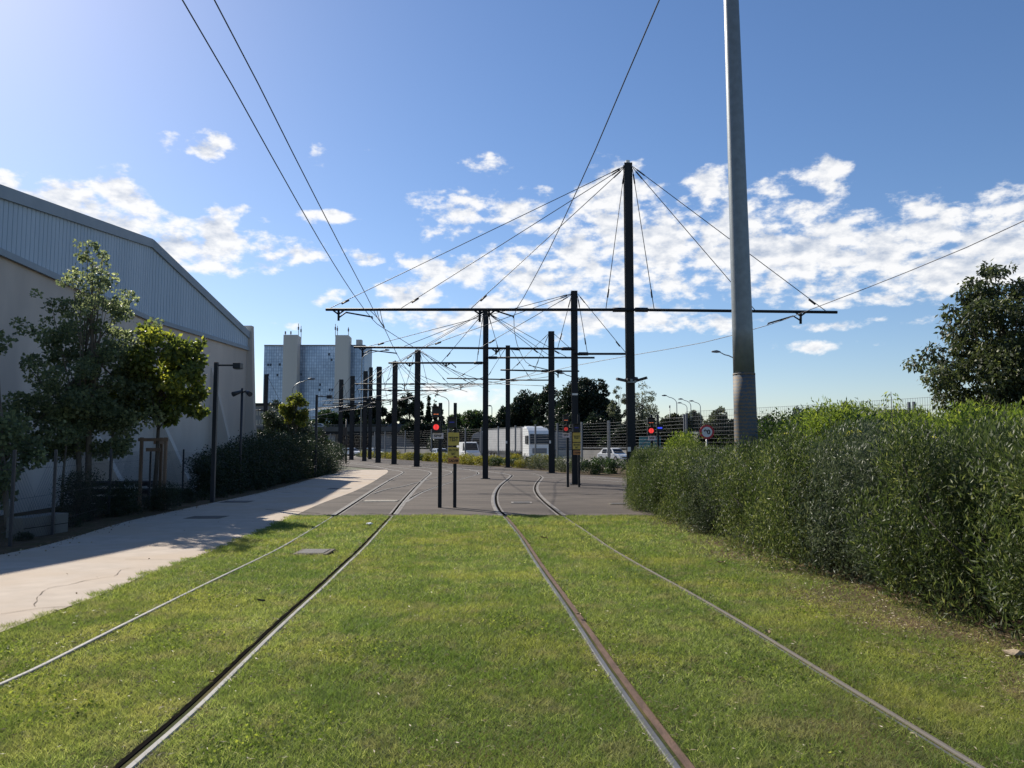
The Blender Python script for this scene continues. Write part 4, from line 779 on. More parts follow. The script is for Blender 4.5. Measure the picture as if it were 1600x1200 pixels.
for (Y, pz, out) in ((31, 3.4, 2.4), (39, 3.7, 2.2), (45, 6.3, 1.9)):
    xw = wall_x(Y); mb = MB(); mb.prism([(xw-.1, -.7), (xw+out, -.7), (xw+.05, pz), (xw-.1, pz)], 'y', Y, Y+.35); mb.build('buttress', M['concwall'], e)
# chain-link fence along the yard edge, with thin wires
def mesh_fence(name, P, hgt, label, post_m, wire_m, rows, vstep=None, post=(.06, .06), wr=.006, double=False, vr=.004, cat='fence', skip=(), diag=False):
    e = empty(name, (P[0][0], P[0][1], float(gz(P[0][0], P[0][1]))), label, cat)
    for i, p in enumerate(P):
        g = float(gz(p[0], p[1])); mb = MB()
        d = np.array(P[min(i+1, len(P)-1)])-np.array(P[max(i-1, 0)]); rz = math.atan2(d[1], d[0])
        if double and i not in skip: 
            u = d/np.linalg.norm(d)*.14
            for s in (-1, 1): mb.box((p[0]+u[0]*s, p[1]+u[1]*s, g+hgt/2+.03), (post[0]*.62, post[1], hgt+.1), rz)
        else: mb.box((p[0], p[1], g+hgt/2+.03), (post[0], post[1], hgt+.1), rz)
        mb.build('fence_post', M[post_m], e)
    for i in range(len(P)-1):
        a = np.array(P[i]); b = np.array(P[i+1]); ga, gb = float(gz(*a)), float(gz(*b)); mb = MB(); dist = (a[1]+b[1])/2
        for k in range(rows):
            t = (k+.5)/rows; mb.tube([(a[0], a[1], ga+hgt*t), (b[0], b[1], gb+hgt*t)], wr, 4, cap=False)
        if vstep:
            n = int(np.linalg.norm(b-a)/vstep)
            for k in range(1, n):
                q = a+(b-a)*k/n; g = ga+(gb-ga)*k/n
                if diag:
                    q2 = a+(b-a)*min(1, (k/n+hgt/np.linalg.norm(b-a))); mb.tube([(q[0], q[1], g), (q2[0], q2[1], g+hgt*min(1, (np.linalg.norm(q2-q))/hgt))], vr, 3, cap=False)
                    q3 = a+(b-a)*max(0, (k/n-hgt/np.linalg.norm(b-a))); mb.tube([(q[0], q[1], g), (q3[0], q3[1], g+hgt*min(1, (np.linalg.norm(q3-q))/hgt))], vr, 3, cap=False)
                else: mb.tube([(q[0], q[1], g), (q[0], q[1], g+hgt)], vr, 3, cap=False)
        mb.build('mesh_panel', M[wire_m], e)
    return e
FP = [(-8.6, 11.5), (-9.0, 14.3), (-9.35, 16.2), (-10.3, 20.3), (-11.2, 24.5), (-11.8, 28.4), (-12.2, 33), (-12.8, 38)]
mesh_fence('chain_link_fence', FP, 1.65, 'dark wire mesh fence on thin posts between the footpath and the warehouse', 'lampdk', 'cable', 3, vstep=.12, post=(.05, .05), wr=.004, vr=.0022, diag=True)
# things by the wall
a = G(36, 842); b = G(106, 831)
e = empty('concrete_block', ((a[0]+b[0])/2-.2, (a[1]+b[1])/2, float(gz(-9.3, 16))), 'low rectangular concrete block beside the footpath under the left trees', 'concrete block')
mb = MB(); mb.add([(a[0], a[1], a[2]-.05), (b[0], b[1], b[2]-.05), (b[0]-.42, b[1]+.12, b[2]-.05), (a[0]-.42, a[1]+.12, a[2]-.05), (a[0], a[1], .40), (b[0], b[1], .40), (b[0]-.42, b[1]+.12, .40), (a[0]-.42, a[1]+.12, .40)], [(0, 1, 2, 3), (4, 5, 6, 7), (0, 1, 5, 4), (1, 2, 6, 5), (2, 3, 7, 6), (3, 0, 4, 7)]); mb.build('block', M['concrete'], e, bevel=.015)
mb = MB(); mb.bar((a[0]+.004, a[1]-.004, .19), (b[0]+.004, b[1]-.004, .19), .006, .012); mb.build('joint_line', M['groove'], e)
c = at(188, 745, 27.5); e = empty('pallet_stack', (c[0], c[1], -.45), 'dark heap of stacked pallets and racks against the warehouse wall', 'pallets')
for k in range(4):
    for j in range(2):
        mb = MB(); 
        for q in range(6): mb.box((c[0]+j*1.35-.6, c[1]-.5+q*.2+.1*k*(j-.5), -.25+k*.27), (1.2, .10, .03))
        for q in range(3): mb.box((c[0]+j*1.35-1.1+q*.5, c[1], -.34+k*.27), (.10, 1.1, .12))
        mb.build('pallet', M['heap'], e)
for k in range(4): mb = MB(); p = at(196+k*7.2, 763-k*.5, 26.6); mb.tube([p+np.array([0, 0, -.12]), p+np.array([.02, 0, 0]), p+np.array([-.03, 0, .12])], .016, 6); mb.build('bracket', M['insul'], e)
# wooden guard round the right-hand tree
c = G(240, 797); c = np.array([at(240, 700, 22.3)[0], 22.3, float(gz(at(240, 700, 22.3)[0], 22.3))])
e = empty('tree_guard', c, 'timber stake frame round the trunk of the yellow-green tree', 'tree guard')
for (dx, dy) in ((-.34, 0), (.34, 0), (0, .5)): mb = MB(); mb.box((c[0]+dx, c[1]+dy, c[2]+1.02), (.075, .075, 2.05)); mb.build('stake', M['wood'], e)
mb = MB(); mb.box((c[0], c[1]-.045, c[2]+1.98), (.84, .03, .09)); mb.box((c[0]+.02, c[1]+.27, c[2]+1.9), (.03, .6, .09)); mb.box((c[0]+.02, c[1]-.05, c[2]+1.70), (.42, .028, .1)); mb.build('cross_board', M['wood'], e)

# ------------------------------------------------------------------ dark lamp posts on the left
def boxlamp(px, Y, topy, headpx, label, w=.12, armw=.05):
    g = at(px, HZ, Y); z = at(px, topy, Y)[2]; x = g[0]; g0 = float(gz(x, Y)); e = empty('lamp_post', (x, Y, g0), label, 'lamp post', 'dark lamp posts beside the footpath')
    mb = MB(); mb.box((x, Y, (z+g0)/2), (w, w, z-g0)); mb.build('post', M['lampdk'], e, bevel=.008)
    hx0 = at(headpx[0], topy, Y)[0]; hx1 = at(headpx[1], topy, Y)[0]
    mb = MB(); mb.box(((x+hx0)/2, Y, z-.10), (hx0-x, armw, armw)); mb.build('arm', M['lampdk'], e)
    mb = MB(); mb.box(((hx0+hx1)/2, Y, z-.12), (hx1-hx0, .3, .19)); h = mb.build('lamp_head', M['lampdk'], e, bevel=.02)
    mb = MB(); mb.box(((hx0+hx1)/2, Y, z-.222), ((hx1-hx0)*.8, .24, .012)); mb.build('lens', M['galv'], h)
    return e
boxlamp(334.5, 25.4, 566, (366, 378), 'nearest dark lamp post with a side lamp, before the warehouse end', w=.125)
boxlamp(493.5, 47, 617, (511, 519), 'dark lamp post with a side lamp among the shaded shrubs', w=.13)
x = at(376, HZ, 31)[0]; z = at(376, 613, 31)[2]; g0 = float(gz(x, 31)); e = empty('spotlight_post', (x, 31, g0), 'thin dark post with two spotlights at the warehouse corner', 'lamp post')
mb = MB(); mb.tube([(x, 31, g0), (x, 31, z)], .05, 8); mb.build('post', M['lampdk'], e)
for s in (-1, 1):
    mb = MB(); mb.tube([(x, 31, z), (x+s*.08+.06, 30.9, z+.02)], .03, 6); mb.tube([(x+s*.10+.08, 30.95, z+.03), (x+s*.10+.08+s*.24, 30.7, z-.10)], [.06, .10], 10); mb.build('spotlight', M['lampdk'], e)
mb = MB(); mb.tube([(x, 31, z), (x, 31, z+.16)], .045, 6); mb.build('sensor', M['lampdk'], e)
x = at(541, HZ, 82)[0]; e = empty('signal_post', (x, 82, 0), 'thin black post with small boxes left of the curving rails', 'signal post')
mb = MB(); mb.tube([(x, 82, 0), (x, 82, 4.6)], .09, 8); mb.build('post', M['black'], e); mb = MB(); mb.box((x-.1, 81.8, 3.3), (.42, .3, .9)); mb.box((x, 81.85, 2.2), (.32, .25, .6)); mb.build('signal_head', M['black'], e)

# ------------------------------------------------------------------ fence along the road
mesh_fence('road_fence', FNP, 3.85, 'tall galvanised wire fence on steel posts in front of the road', 'fpost', 'fence', 16, post=(.15, .12), wr=.011, double=True, skip=tuple(range(len(FNP)-8))+(len(FNP)-6, len(FNP)-3))
FQ = [(11.6, 52.7), (16.3, 45), (19.3, 38), (20.9, 33.5), (24, 25)]
e = empty('screen_mesh', (16.3, 45, 2.6), 'fine upright mesh screen on top of the right part of the road fence', 'fence')
for i in range(len(FQ)-1):
    a = np.array(FQ[i]); b = np.array(FQ[i+1]); mb = MB(); n = int(np.linalg.norm(b-a)/.14)
    for k in range(n+1): q = a+(b-a)*k/n; mb.tube([(q[0]+.08, q[1], 2.6), (q[0]+.08, q[1], 4.12)], .0075, 3, cap=False)
    mb.tube([(a[0]+.08, a[1], 4.1), (b[0]+.08, b[1], 4.1)], .010, 4, cap=False); mb.build('mesh_panel', M['fence'], e)

# ================================================================== ROAD SIDE: barrier, bank, bridge, vehicles
BR = [(-60, 196), (-28, 160), (-4, 128), (7, 115), (16, 102), (26, 84), (40, 62), (54, 40)]
BRs = spline(BR, 4); e = empty('road_barrier', (16, 102, 0), 'beige concrete barrier wall behind the white car', 'barrier'); V = []
for p in BRs: V += [(p[0], p[1], 0), (p[0]+.05, p[1], 1.25), (p[0]+.3, p[1]+.15, 1.25), (p[0]+.4, p[1]+.2, 0)]
MB().add(V, [(4*i+k, 4*i+4+k, 4*i+5+k, 4*i+1+k) for i in range(len(BRs)-1) for k in range(3)]).build('barrier_wall', M['barrier'], e)
mb = MB(); mb.tube([(p[0]+.15, p[1]+.05, 1.55) for p in BRs], .06, 6); mb.build('guard_rail', M['fence'], e)
mb = MB(); [mb.tube([(p[0]+.15, p[1]+.08, 1.2), (p[0]+.15, p[1]+.08, 1.55)], .04, 5) for p in BRs[::2]]; mb.build('rail_post', M['fence'], e)
# raised ground behind the barrier with a road ramp on the right
V = []; Fs = []; prof = [(1.5, .0), (8, 1.6), (15, 3.1), (30, 3.3), (120, 3.3), (125, 0)]
for p in BRs: V += [(p[0]+o*.75, p[1]+o*.66, h) for o, h in prof]
m_ = len(prof); Fs = [(i*m_+k, i*m_+k+1, (i+1)*m_+k+1, (i+1)*m_+k) for i in range(len(BRs)-1) for k in range(m_-1)]
M['bank'] = mat('grassy_bank', (.022, .024, .014), .95, spec=.05, col2=(.04, .036, .022), scale=.35, bump=.4, bscale=3)
MB().add(V, Fs).build('embankment', M['bank'])['kind'] = 'structure'
e = empty('ramp_guard', at(1060, 690, 118), 'pale road ramp edge with a steel guard rail right of the tallest mast', 'barrier')
a = at(1028, 676, 120); b = at(1092, 681, 100); mb = MB(); mb.bar(a+np.array([0, 0, -.35]), b+np.array([0, 0, -.35]), .3, .75); mb.build('parapet', M['barrier'], e)
mb = MB(); mb.bar(a+np.array([0, -.3, .32]), b+np.array([0, -.3, .32]), .08, .28); mb.build('guard_rail', M['galv'], e)
a = at(997, 700, 101); b = at(1030, 700, 101); e = empty('site_hoarding', (a[0], 101, 0), 'teal braced site panel behind the tallest mast', 'panel')
mb = MB(); mb.box(((a[0]+b[0])/2, 100, 2.2), (b[0]-a[0], .1, 1.6)); mb.build('panel', M['brk'], e); mb = MB(); mb.bar((a[0], 99.9, 3.0), (b[0], 99.9, 3.0), .1, .1); mb.bar((a[0], 99.9, 1.6), ((a[0]+b[0])/2, 99.9, 2.9), .1, .1); mb.bar((b[0], 99.9, 1.6), ((a[0]+b[0])/2, 99.9, 2.9), .1, .1); mb.build('brace', M['fence'], e)
# bridge
e = empty('road_bridge', (-32, 165, 0), 'low concrete road bridge on the left with cars on it', 'bridge')
mb = MB(); mb.b2((-75, 160, 4.1), (-13, 172, 5.0)); mb.build('deck', M['under'], e)
mb = MB(); mb.b2((-75, 159.6, 4.75), (-13, 159.9, 5.75)); mb.build('parapet', mat('dull_parapet', (.11, .108, .10), .9, col2=(.085, .082, .08), scale=.4), e)
mb = MB(); mb.tube([(-75, 159.5, 6.05), (-13, 159.5, 6.05)], .05, 6); [mb.tube([(x, 159.6, 5.6), (x, 159.5, 6.05)], .04, 5) for x in range(-75, -12, 3)]; mb.build('railing', M['fence'], e)
for x0, x1 in ((-75, -46), (-37.5, -36), (-28.6, -13)): mb = MB(); mb.b2((x0, 160.5, 0), (x1, 171, 4.1)); mb.build('abutment', M['farb'], e)
mb = MB(); mb.b2((-46, 171, 0), (-28, 172, 4.1)); mb.build('rear_wall', M['under'], e)

def wheel(e, c, r, w, axis=(1, 0, 0)):
    mb = MB(); mb.disc(c, axis, r, w, 18); o = mb.build('wheel', M['tyre'], e, local=True); s = 1 if c[0] > 0 else -1
    mb = MB(); mb.disc((c[0]+s*(w/2+.006), c[1], c[2]), axis, r*.58, .02, 14); mb.build('rim', M['rim'], o, local=True)
def lorry(loc, rz, label, body='tarp', cabm='white'):
    """front faces -Y locally; cab front at y=0, trailer behind"""
    e = empty('lorry', loc, label, 'lorry', rz=rz)
    mb = MB(); mb.prism([(0, .62), (-.03, 2.0), (.10, 3.15), (.28, 3.5), (.9, 3.84), (2.15, 3.90), (2.15, .62)], 'x', -1.24, 1.24)
    mb.build('cab', M[cabm], e, local=True, bevel=.05)
    mb = MB(); mb.add([(-1.14, -.06, 2.0), (1.14, -.06, 2.0), (1.10, .07, 3.12), (-1.10, .07, 3.12)], [(0, 1, 2, 3)]); mb.add([(-1.14, -.075, 2.0), (1.14, -.075, 2.0), (1.10, .055, 3.12), (-1.10, .055, 3.12)], [(0, 1, 2, 3)]); mb.build('windscreen', M['glass'], e, local=True)
    for s in (-1, 1):
        mb = MB(); mb.prism([(.12, 1.95), (1.25, 2.05), (1.25, 2.95), (.30, 2.98)], 'x', s*1.235, s*1.26); mb.build('side_window', M['glass'], e, local=True)
        mb = MB(); mb.box((s*1.42, -.02, 2.5), (.18, .18, .8)); mb.build('mirror', M['black'], e, local=True)
        mb = MB(); mb.box((s*.93, -.035, .93), (.42, .05, .22)); mb.build('headlight', M['insul'], e, local=True)
    mb = MB(); mb.box((0, -.045, 1.28), (1.7, .05, .62)); [mb.box((0, -.07, 1.12+k*.11), (1.46, .03, .025)) for k in range(4)]; mb.build('grille', M['grillegrey'], e, local=True)
    mb = MB(); mb.box((0, -.06, .62), (2.46, .28, .34)); mb.build('bumper', M['silver'], e, local=True, bevel=.03)
    mb = MB(); mb.prism([(1.1, 3.75), (1.6, 4.0), (2.2, 4.05), (2.2, 3.7)], 'x', -1.0, 1.0); mb.build('roof_fairing', M['white'], e, local=True)
    mb = MB(); mb.b2((-1.27, 2.75, 1.18), (1.27, 16.3, 4.0)); mb.build('trailer_box', M[body], e, local=True, bevel=.03)
    mb = MB()
    for s in (-1, 1):
        for k in range(22): mb.box((s*1.285, 3.0+k*.63, 1.22), (.02, .07, .34))
        mb.box((s*1.28, 9.5, 3.95), (.04, 13.6, .12)); mb.box((s*1.28, 9.5, 1.08), (.04, 13.6, .10))
    mb.build('curtain_buckle', M['lampdk'], e, local=True)
    mb = MB(); mb.b2((-.45, 1.2, .75), (.45, 16.0, 1.1)); mb.b2((-1.15, 6.5, .45), (-1.1, 11.2, .95)); mb.b2((1.1, 6.5, .45), (1.15, 11.2, .95)); mb.build('chassis', M['lampdk'], e, local=True)
    for y in (1.35, 4.6, 12.0, 13.35, 14.7):
        for s in (-1, 1): wheel(e, (s*1.08, y, .5), .5, .32)
    return e
lorry((2.15+.9, 87.5, 0), math.atan2(.324, .946), 'white lorry with a grey curtain-sided trailer behind the fence')
lorry((-5.9, 119, 0), R(-100), 'second lorry with a dark trailer facing left, behind the first', body='tarpd', cabm='tarpd')  # white cab's shade put into dark colour; white fairing for its lit front
def car(loc, rz, label, paint='white', Lc=4.2, Hc=1.48, Wc=1.76, van=False, name='car', cat='car'):
    e = empty(name, loc, label, cat, rz=rz); h = Hc
    if van: low = [(-.02*Lc, .32), (0, .95), (.10*Lc, 1.15), (Lc-.03, 1.15), (Lc, .35)]; gh = [(.10*Lc, 1.13), (.24*Lc, h-.06), (.32*Lc, h), (Lc-.06, h), (Lc-.02, 1.13)]
    else: low = [(0, .32), (-.02, .62), (.06*Lc, .78), (.25*Lc, .92), (.96*Lc, .98), (Lc, .80), (Lc-.02, .34)]; gh = [(.24*Lc, .90), (.40*Lc, h-.05), (.50*Lc, h), (.78*Lc, h-.03), (.93*Lc, .96)]
    mb = MB(); mb.prism(low, 'x', -Wc/2, Wc/2); mb.build('body', M[paint], e, local=True, bevel=.06)
    mb = MB(); n = len(gh); w0, w1 = Wc/2-.04, Wc/2-(.10 if van else .22)
    zmn = min(p[1] for p in gh); zmx = max(p[1] for p in gh)
    def hw(z): return w0+(w1-w0)*(z-zmn)/(zmx-zmn)
    V = [(-hw(p[1]), *p) for p in gh]+[(hw(p[1]), *p) for p in gh]; mb.add(V, [tuple(range(n)), tuple(range(n, 2*n))[::-1]]+[(i, (i+1) % n, n+(i+1) % n, n+i) for i in range(n)]); cb = mb.build('cabin', M[paint], e, local=True)
    def P_(s, y, z, o=.012): return (s*(hw(z)+o), y, z)
    a, b = gh[0], gh[1]; def_ = lambda t: (a[0]+(b[0]-a[0])*t, a[1]+(b[1]-a[1])*t)
    p0, p1 = def_(.12), def_(.92); mb = MB(); mb.add([(-hw(p0[1])*.92, p0[0]-.02, p0[1]+.01), (hw(p0[1])*.92, p0[0]-.02, p0[1]+.01), (hw(p1[1])*.9, p1[0]-.02, p1[1]+.01), (-hw(p1[1])*.9, p1[0]-.02, p1[1]+.01)], [(0, 1, 2, 3)]); mb.build('windscreen', M['glass'], cb, local=True)
    c_, d_ = gh[-2], gh[-1]; mb = MB(); mb.add([(-hw(c_[1])*.9, c_[0]+.01, c_[1]-.06), (hw(c_[1])*.9, c_[0]+.01, c_[1]-.06), (hw(d_[1])*.9, d_[0]+.01, d_[1]+.05), (-hw(d_[1])*.9, d_[0]+.01, d_[1]+.05)], [(0, 1, 2, 3)]); mb.build('rear_window', M['glass'], cb, local=True)
    z0, z1 = zmn+.06, h-.14
    for s in (-1, 1):
        if van: rs = [(.16*Lc, .26*Lc, .36*Lc)]
        else: rs = [(.33*Lc, .42*Lc, .58*Lc), (.60*Lc, .60*Lc, .80*Lc)]
        for (ya, yb, yc) in rs: mb = MB(); mb.add([P_(s, ya, z0), P_(s, yc, z0), P_(s, yc-(.08 if yc > .7*Lc else 0), z1), P_(s, yb, z1)], [(0, 1, 2, 3)]); mb.build('side_window', M['glass'], cb, local=True)
        mb = MB(); mb.box((s*(Wc/2-.25), -.0, .66), (.36, .10, .13)); mb.build('headlight', M['insul'], e, local=True)
        mb = MB(); mb.box((s*(Wc/2-.18), Lc-.0, .78), (.22, .06, .2)); mb.build('tail_light', M['redsign'], e, local=True)
        mb = MB(); mb.box((s*(Wc/2+.07), .30*Lc, .98), (.16, .10, .12)); mb.build('mirror', M[paint], e, local=True)
        for y in (.19*Lc, .81*Lc): wheel(e, (s*(Wc/2-.09), y, .32), .32, .21)
    mb = MB(); mb.box((0, -.03, .50), (Wc*.6, .05, .14)); mb.build('grille', M['black'], e, local=True)
    return e
car((13.0, 90.5, 0), R(36), 'white hatchback on the road between the tallest mast and the far test signs', Lc=3.9, Hc=1.58)
car((-5.1, 104, 0), R(20), 'white van with dark windscreen left of the lorries', van=True, Lc=5.0, Hc=2.35, Wc=1.95, name='van', cat='van')
car((-8.9, 106, 0), R(25), 'silver car just left of the white van', paint='silver')
car((-22.0, 134, .0), R(60), 'white car behind the fence between the third and fourth broad masts'); car((-27.3, 142, .0), R(60), 'small white car roof farthest along the road behind the mast row')
car((-37.6, 163, 5.0), R(90), 'pale silver car driving on the bridge', paint='silver')
car((-21.6, 163, 5.0), R(80), 'dark car on the bridge left of the broad mast', paint='dkpaint')

# ------------------------------------------------------------------ street lamps
def street_lamp(px, topy, Y, headpx, label, ang=None, r=.075, rz=0.):
    b = at(px, HZ, Y); h = at(headpx, topy, Y); x = b[0]; s = 1 if h[0] > x else -1; zt = h[2]; e = empty('street_lamp', (x, Y, 0), label, 'street lamp', 'curved-arm street lamps along the road')
    rr = min(2.0, abs(h[0]-x)*.7); P = [(x, Y, 0), (x, Y, zt*.5), (x, Y, zt-rr*.9)]+[(x+s*rr*(1-math.cos(a)), Y, zt-rr*.9+rr*.72*math.sin(a)) for a in np.linspace(.3, 1.4, 5)]+[tuple(h-np.array([s*.5, 0, .03]))]
    mb = MB(); mb.tube(P, [r*1.3, r*1.1, r]+[r*.8]*5+[r*.7], 7); mb.build('post', M['galv'], e)
    mb = MB(); mb.tube([h-np.array([s*.6, 0, .02]), h-np.array([s*.2, 0, -.02]), h+np.array([s*.35, 0, 0])], [.07, .16, .09], 8); mb.build('lamp_head', M['fpost'], e); return e
street_lamp(1058.5, 618, 150, 1037, 'tallest curved street lamp of the four right of the mast')
street_lamp(1080.5, 623.5, 162, 1062.5, 'second tallest curved street lamp of the four')
street_lamp(1074.5, 629.5, 178, 1061, 'lowest curved street lamp of the four')
street_lamp(1095.5, 626.5, 170, 1079.5, 'rightmost curved street lamp of the four')
street_lamp(1156, 549.5, 85, 1117, 'street lamp arm sticking out left of the thick grey pole')
street_lamp(900, 583, 110, 875, 'street lamp arm behind the mast above the dark tree')
street_lamp(563.5, 547, 128, 605, 'tall curved street lamp in front of the tower right edge')
street_lamp(454.5, 592, 105, 488, 'curved street lamp in front of the left concrete shaft')
street_lamp(701, 617, 150, 682, 'curved street lamp above the near test sign post')
street_lamp(768.5, 634, 180, 764, 'small distant street lamp right of the yard mast')
e = empty('thin_pole', (at(1046.5, HZ, 170)[0], 170, 0), 'thin bare pole left of the four curved lamps', 'pole'); c = at(1046.5, 637, 170); mb = MB(); mb.tube([(c[0], 170, 0), tuple(c)], .09, 6); mb.build('post', M['galv'], e); mb = MB(); mb.tube([tuple(c), (c[0], 170, c[2]+.5)], .14, 6); mb.build('tip', M['fpost'], e)

# ================================================================== GLASS TOWER and far buildings
YT_ = 430
a = at(413, 541, YT_); b = at(569.5, 541, YT_); zt = a[2]; x0, x1 = a[0], b[0]
e = empty('glass_tower', ((x0+x1)/2, YT_, 0), 'blue mirror-glass office tower with two tall concrete shafts', 'tower')
D = 22
mb = MB(); mb.b2((x0, YT_, 0), (x1, YT_+D, zt)); mb.build('glass_facade', M['tglass'], e)
mb = MB(); mb.b2((x0-.1, YT_-.1, zt), (x1+.1, YT_+D+.1, zt+.8)); mb.build('roof_edge', M['farb'], e)
mb = MB(); xe = at(577.5, 541, YT_)[0]; mb.add([(x1+.02, YT_-.0, 0), (xe, YT_+8, 0), (xe, YT_+8, zt), (x1+.02, YT_, zt)], [(0, 1, 2, 3)]); mb.add([(xe, YT_+8, 0), (xe-3, YT_+D, 0), (xe-3, YT_+D, zt), (xe, YT_+8, zt)], [(0, 1, 2, 3)]); mb.build('side_facade', mat('pale_side_glass', (.42, .50, .60), .3, .2, col2=(.36, .44, .54), scale=.2), e)
for (pa, pb, pc, pt, pt2) in ((443, 465, 471, 523, 528), (524, 544.5, 549.5, 523.5, 529)):
    p0 = at(pa, pt, YT_-9); p1 = at(pb, pt, YT_-9); p2 = at(pc, pt2, YT_+3)
    mb = MB(); zt2 = p0[2]; mb.add([(p0[0], YT_-9, 0), (p1[0], YT_-9, 0), (p2[0], YT_+3, 0), (p0[0]+2, YT_+3, 0), (p0[0], YT_-9, zt2), (p1[0], YT_-9, zt2), (p2[0], YT_+3, zt2), (p0[0]+2, YT_+3, zt2)], [(0, 1, 5, 4), (1, 2, 6, 5), (2, 3, 7, 6), (3, 0, 4, 7), (4, 5, 6, 7)]); mb.build('concrete_shaft', M['tower'], e)
for px, ty, by in ((466.5, 505.5, 523), (470.5, 509, 527), (524.2, 506, 523), (527.3, 509, 523), (544.5, 511, 523), (446, 519.5, 523), (454.5, 519.5, 523)):
    p = at(px, ty, YT_-3); q = at(px, by+3, YT_-3); mb = MB(); mb.tube([q, p], .18, 5); mb.box((p[0], p[1], (p[2]+q[2])/2+1), (.7, .5, 1.6)); mb.build('antenna', M['farb'], e)
mb = MB(); p = at(561.5, 540, YT_+4); mb.box((p[0], p[1], p[2]+1.3), (2.9, 4, 3.6)); mb.build('plant_room', M['tower'], e)
# individual open or dark windows
fl = [(419, 570), (422.8, 570), (437, 569.5), (419, 586), (433.5, 586), (514, 553.5), (518, 562), (500, 601), (470.5, 585), (499, 609), (515, 609), (519, 609), (558, 600)]
for px, py in fl: p = at(px, py, YT_-.12); mb = MB(); mb.box((p[0], p[1], p[2]), (.95, .1, 1.3)); mb.build('open_window', M['openw'], e)
e = empty('far_apartment_block', at(402, 690, 330), 'distant grey flat-roofed block between warehouse and lone mast', 'building'); a = at(388, 630, 330); b = at(430, 630, 330)
mb = MB(); mb.b2((a[0], 330, 0), (b[0], 345, a[2]-1)); mb.build('wall', M['farb'], e); mb = MB(); mb.b2((a[0]-.5, 329, a[2]-1), (b[0]+.5, 346, a[2])); mb.build('roof', M['under'], e)
for i in range(9):
    for j in range(3): mb = MB(); mb.box((a[0]+1.5+i*1.15, 329.9, a[2]-4-j*4), (.5, .12, 2.2)); mb.build('window', M['barrier'], e)
for (px, py, w, hh, lab, m) in ((690, 672, 0, 0, '', ''),): pass
# low distant hall behind the right trees
a = at(1385, 641, 220); b = at(1440, 641, 220); e = empty('far_hall', (a[0], 220, 0), 'pale low hall roof seen above the hedge beside the right tree', 'building'); mb = MB(); mb.b2((a[0], 220, 0), (b[0], 240, a[2]-.8)); mb.build('wall', M['farb'], e); mb = MB(); mb.b2((a[0]-.5, 219.5, a[2]-.8), (b[0]+.5, 241, a[2]+.2)); mb.build('roof', M['concrete'], e)

# ================================================================== TREES
rt = np.random.default_rng(21)
def T(px, topy, Y, wpx, label, m='lf_dark', basez=0., z0f=.12, n=4500, L_=None, prof=None, **kw):
    p = at(px, topy, Y); H = p[2]-basez; rad = wpx/2/F*Y
    L_ = L_ or max(.10, .0031*Y); n = int(n*(3.0 if Y > 100 else 1.5)); k_ = kw.pop('k', 36); kw['k'] = int(k_*1.5); kw.setdefault('s', .34); base = (p[0], Y, basez)
    return tree(base, H, H*z0f, rad, label, m, rt, n=n, L_=L_, prof=prof, tr=max(.08, rad*.06), **kw)
cone = lambda r: (lambda t: r*max(.06, (1-t)**.8*.95))
dome = lambda r: (lambda t: r*math.sqrt(max(.02, 1-((t-.35)/.68)**2)))
bb = tree((-30, 166, 2), 5.5, .2, 4.2, 'dark bush in the row behind the road barrier', 'lf_deep', rt, name='dark_bush', cat='bush', n=6500, L_=.30, k=30, s=.36, tr=.15, group='dark bushes behind the road barrier', prof=lambda t: 4.2*math.sqrt(max(.05, 1-t*t*.9)))
for i_, p_ in enumerate(spline(BR, 6)[2:-3]): copy_thing(bb, (p_[0]+7, p_[1]+5, 1.0), i_*1.7, (1, 1, .78+.25*math.sin(i_*2.1)))
# behind the road, left to right
def bk(px, Y): return 2.6
T(478, 655, 200, 60, 'green tree behind the bridge at far left', 'lf_mid', 2, k=22)
T(512, 638, 210, 62, 'rounded green tree above the white bridge car', 'lf_mid', 3, k=26, n=3500)
T(548, 632, 215, 50, 'dark green tree behind the two leftmost masts', 'lf_dark', 3, k=24, n=3500)
T(582, 620, 200, 54, 'tall dark tree behind the thin mast row', 'lf_dark', 3, k=30)
T(612, 643, 205, 46, 'low dark tree behind the second mast', 'lf_dark', 3, k=22, n=3000)
T(640, 612, 170, 60, 'tall open pine with a sparse top behind the broad mast', 'lf_dark', 2, k=24, n=2400, s=.24, z0f=.3)
for (px, ty, w, lab) in ((659, 628, 12, 'pointed cypress immediately right of the broad mast'), (670, 620, 15, 'pointed cypress behind the red signal head'), (680, 617, 13, 'tallest narrow cypress above the red signal'), (690, 640, 20, 'lowest cypress behind the near signal post')):
    T(px, ty, 165, w, lab, 'lf_dark', 2, prof=cone(w/2/F*165), k=30, s=.5, n=1800, z0f=.05, group='cypresses behind the near signal')
T(655, 655, 160, 60, 'dark bushy tree behind the third cypress', 'lf_dark', 2, k=26, n=3000)
T(715, 645, 150, 60, 'rounded pine behind the near test signs', 'lf_mid', 1, prof=dome(60/2/F*150), k=40)
T(745, 639, 145, 66, 'broad rounded pine left of the yard mast', 'lf_mid', 1, prof=dome(66/2/F*145), k=44)
T(700, 662, 140, 70, 'low dark tree beneath the rounded pines', 'lf_dark', 0, prof=dome(70/2/F*140), k=34)
T(765, 655, 138, 50, 'low dark tree right behind the yard mast', 'lf_dark', 0, prof=dome(50/2/F*138), k=30)
T(792, 634, 140, 56, 'dark rounded tree behind the trailer mast', 'lf_dark', 1, prof=dome(56/2/F*140), k=40)
T(824, 606, 138, 74, 'high dark tree above the lorry cab', 'lf_dark', 1, k=46, n=5200)
T(858, 600, 134, 66, 'high brownish dark tree behind the broad lorry-side mast', 'lf_dark', 1, k=42, n=5000)
T(905, 587, 126, 92, 'huge dark evergreen behind the far test sign mast', 'lf_dark', 1, prof=dome(92/2/F*126), k=60, n=8000)
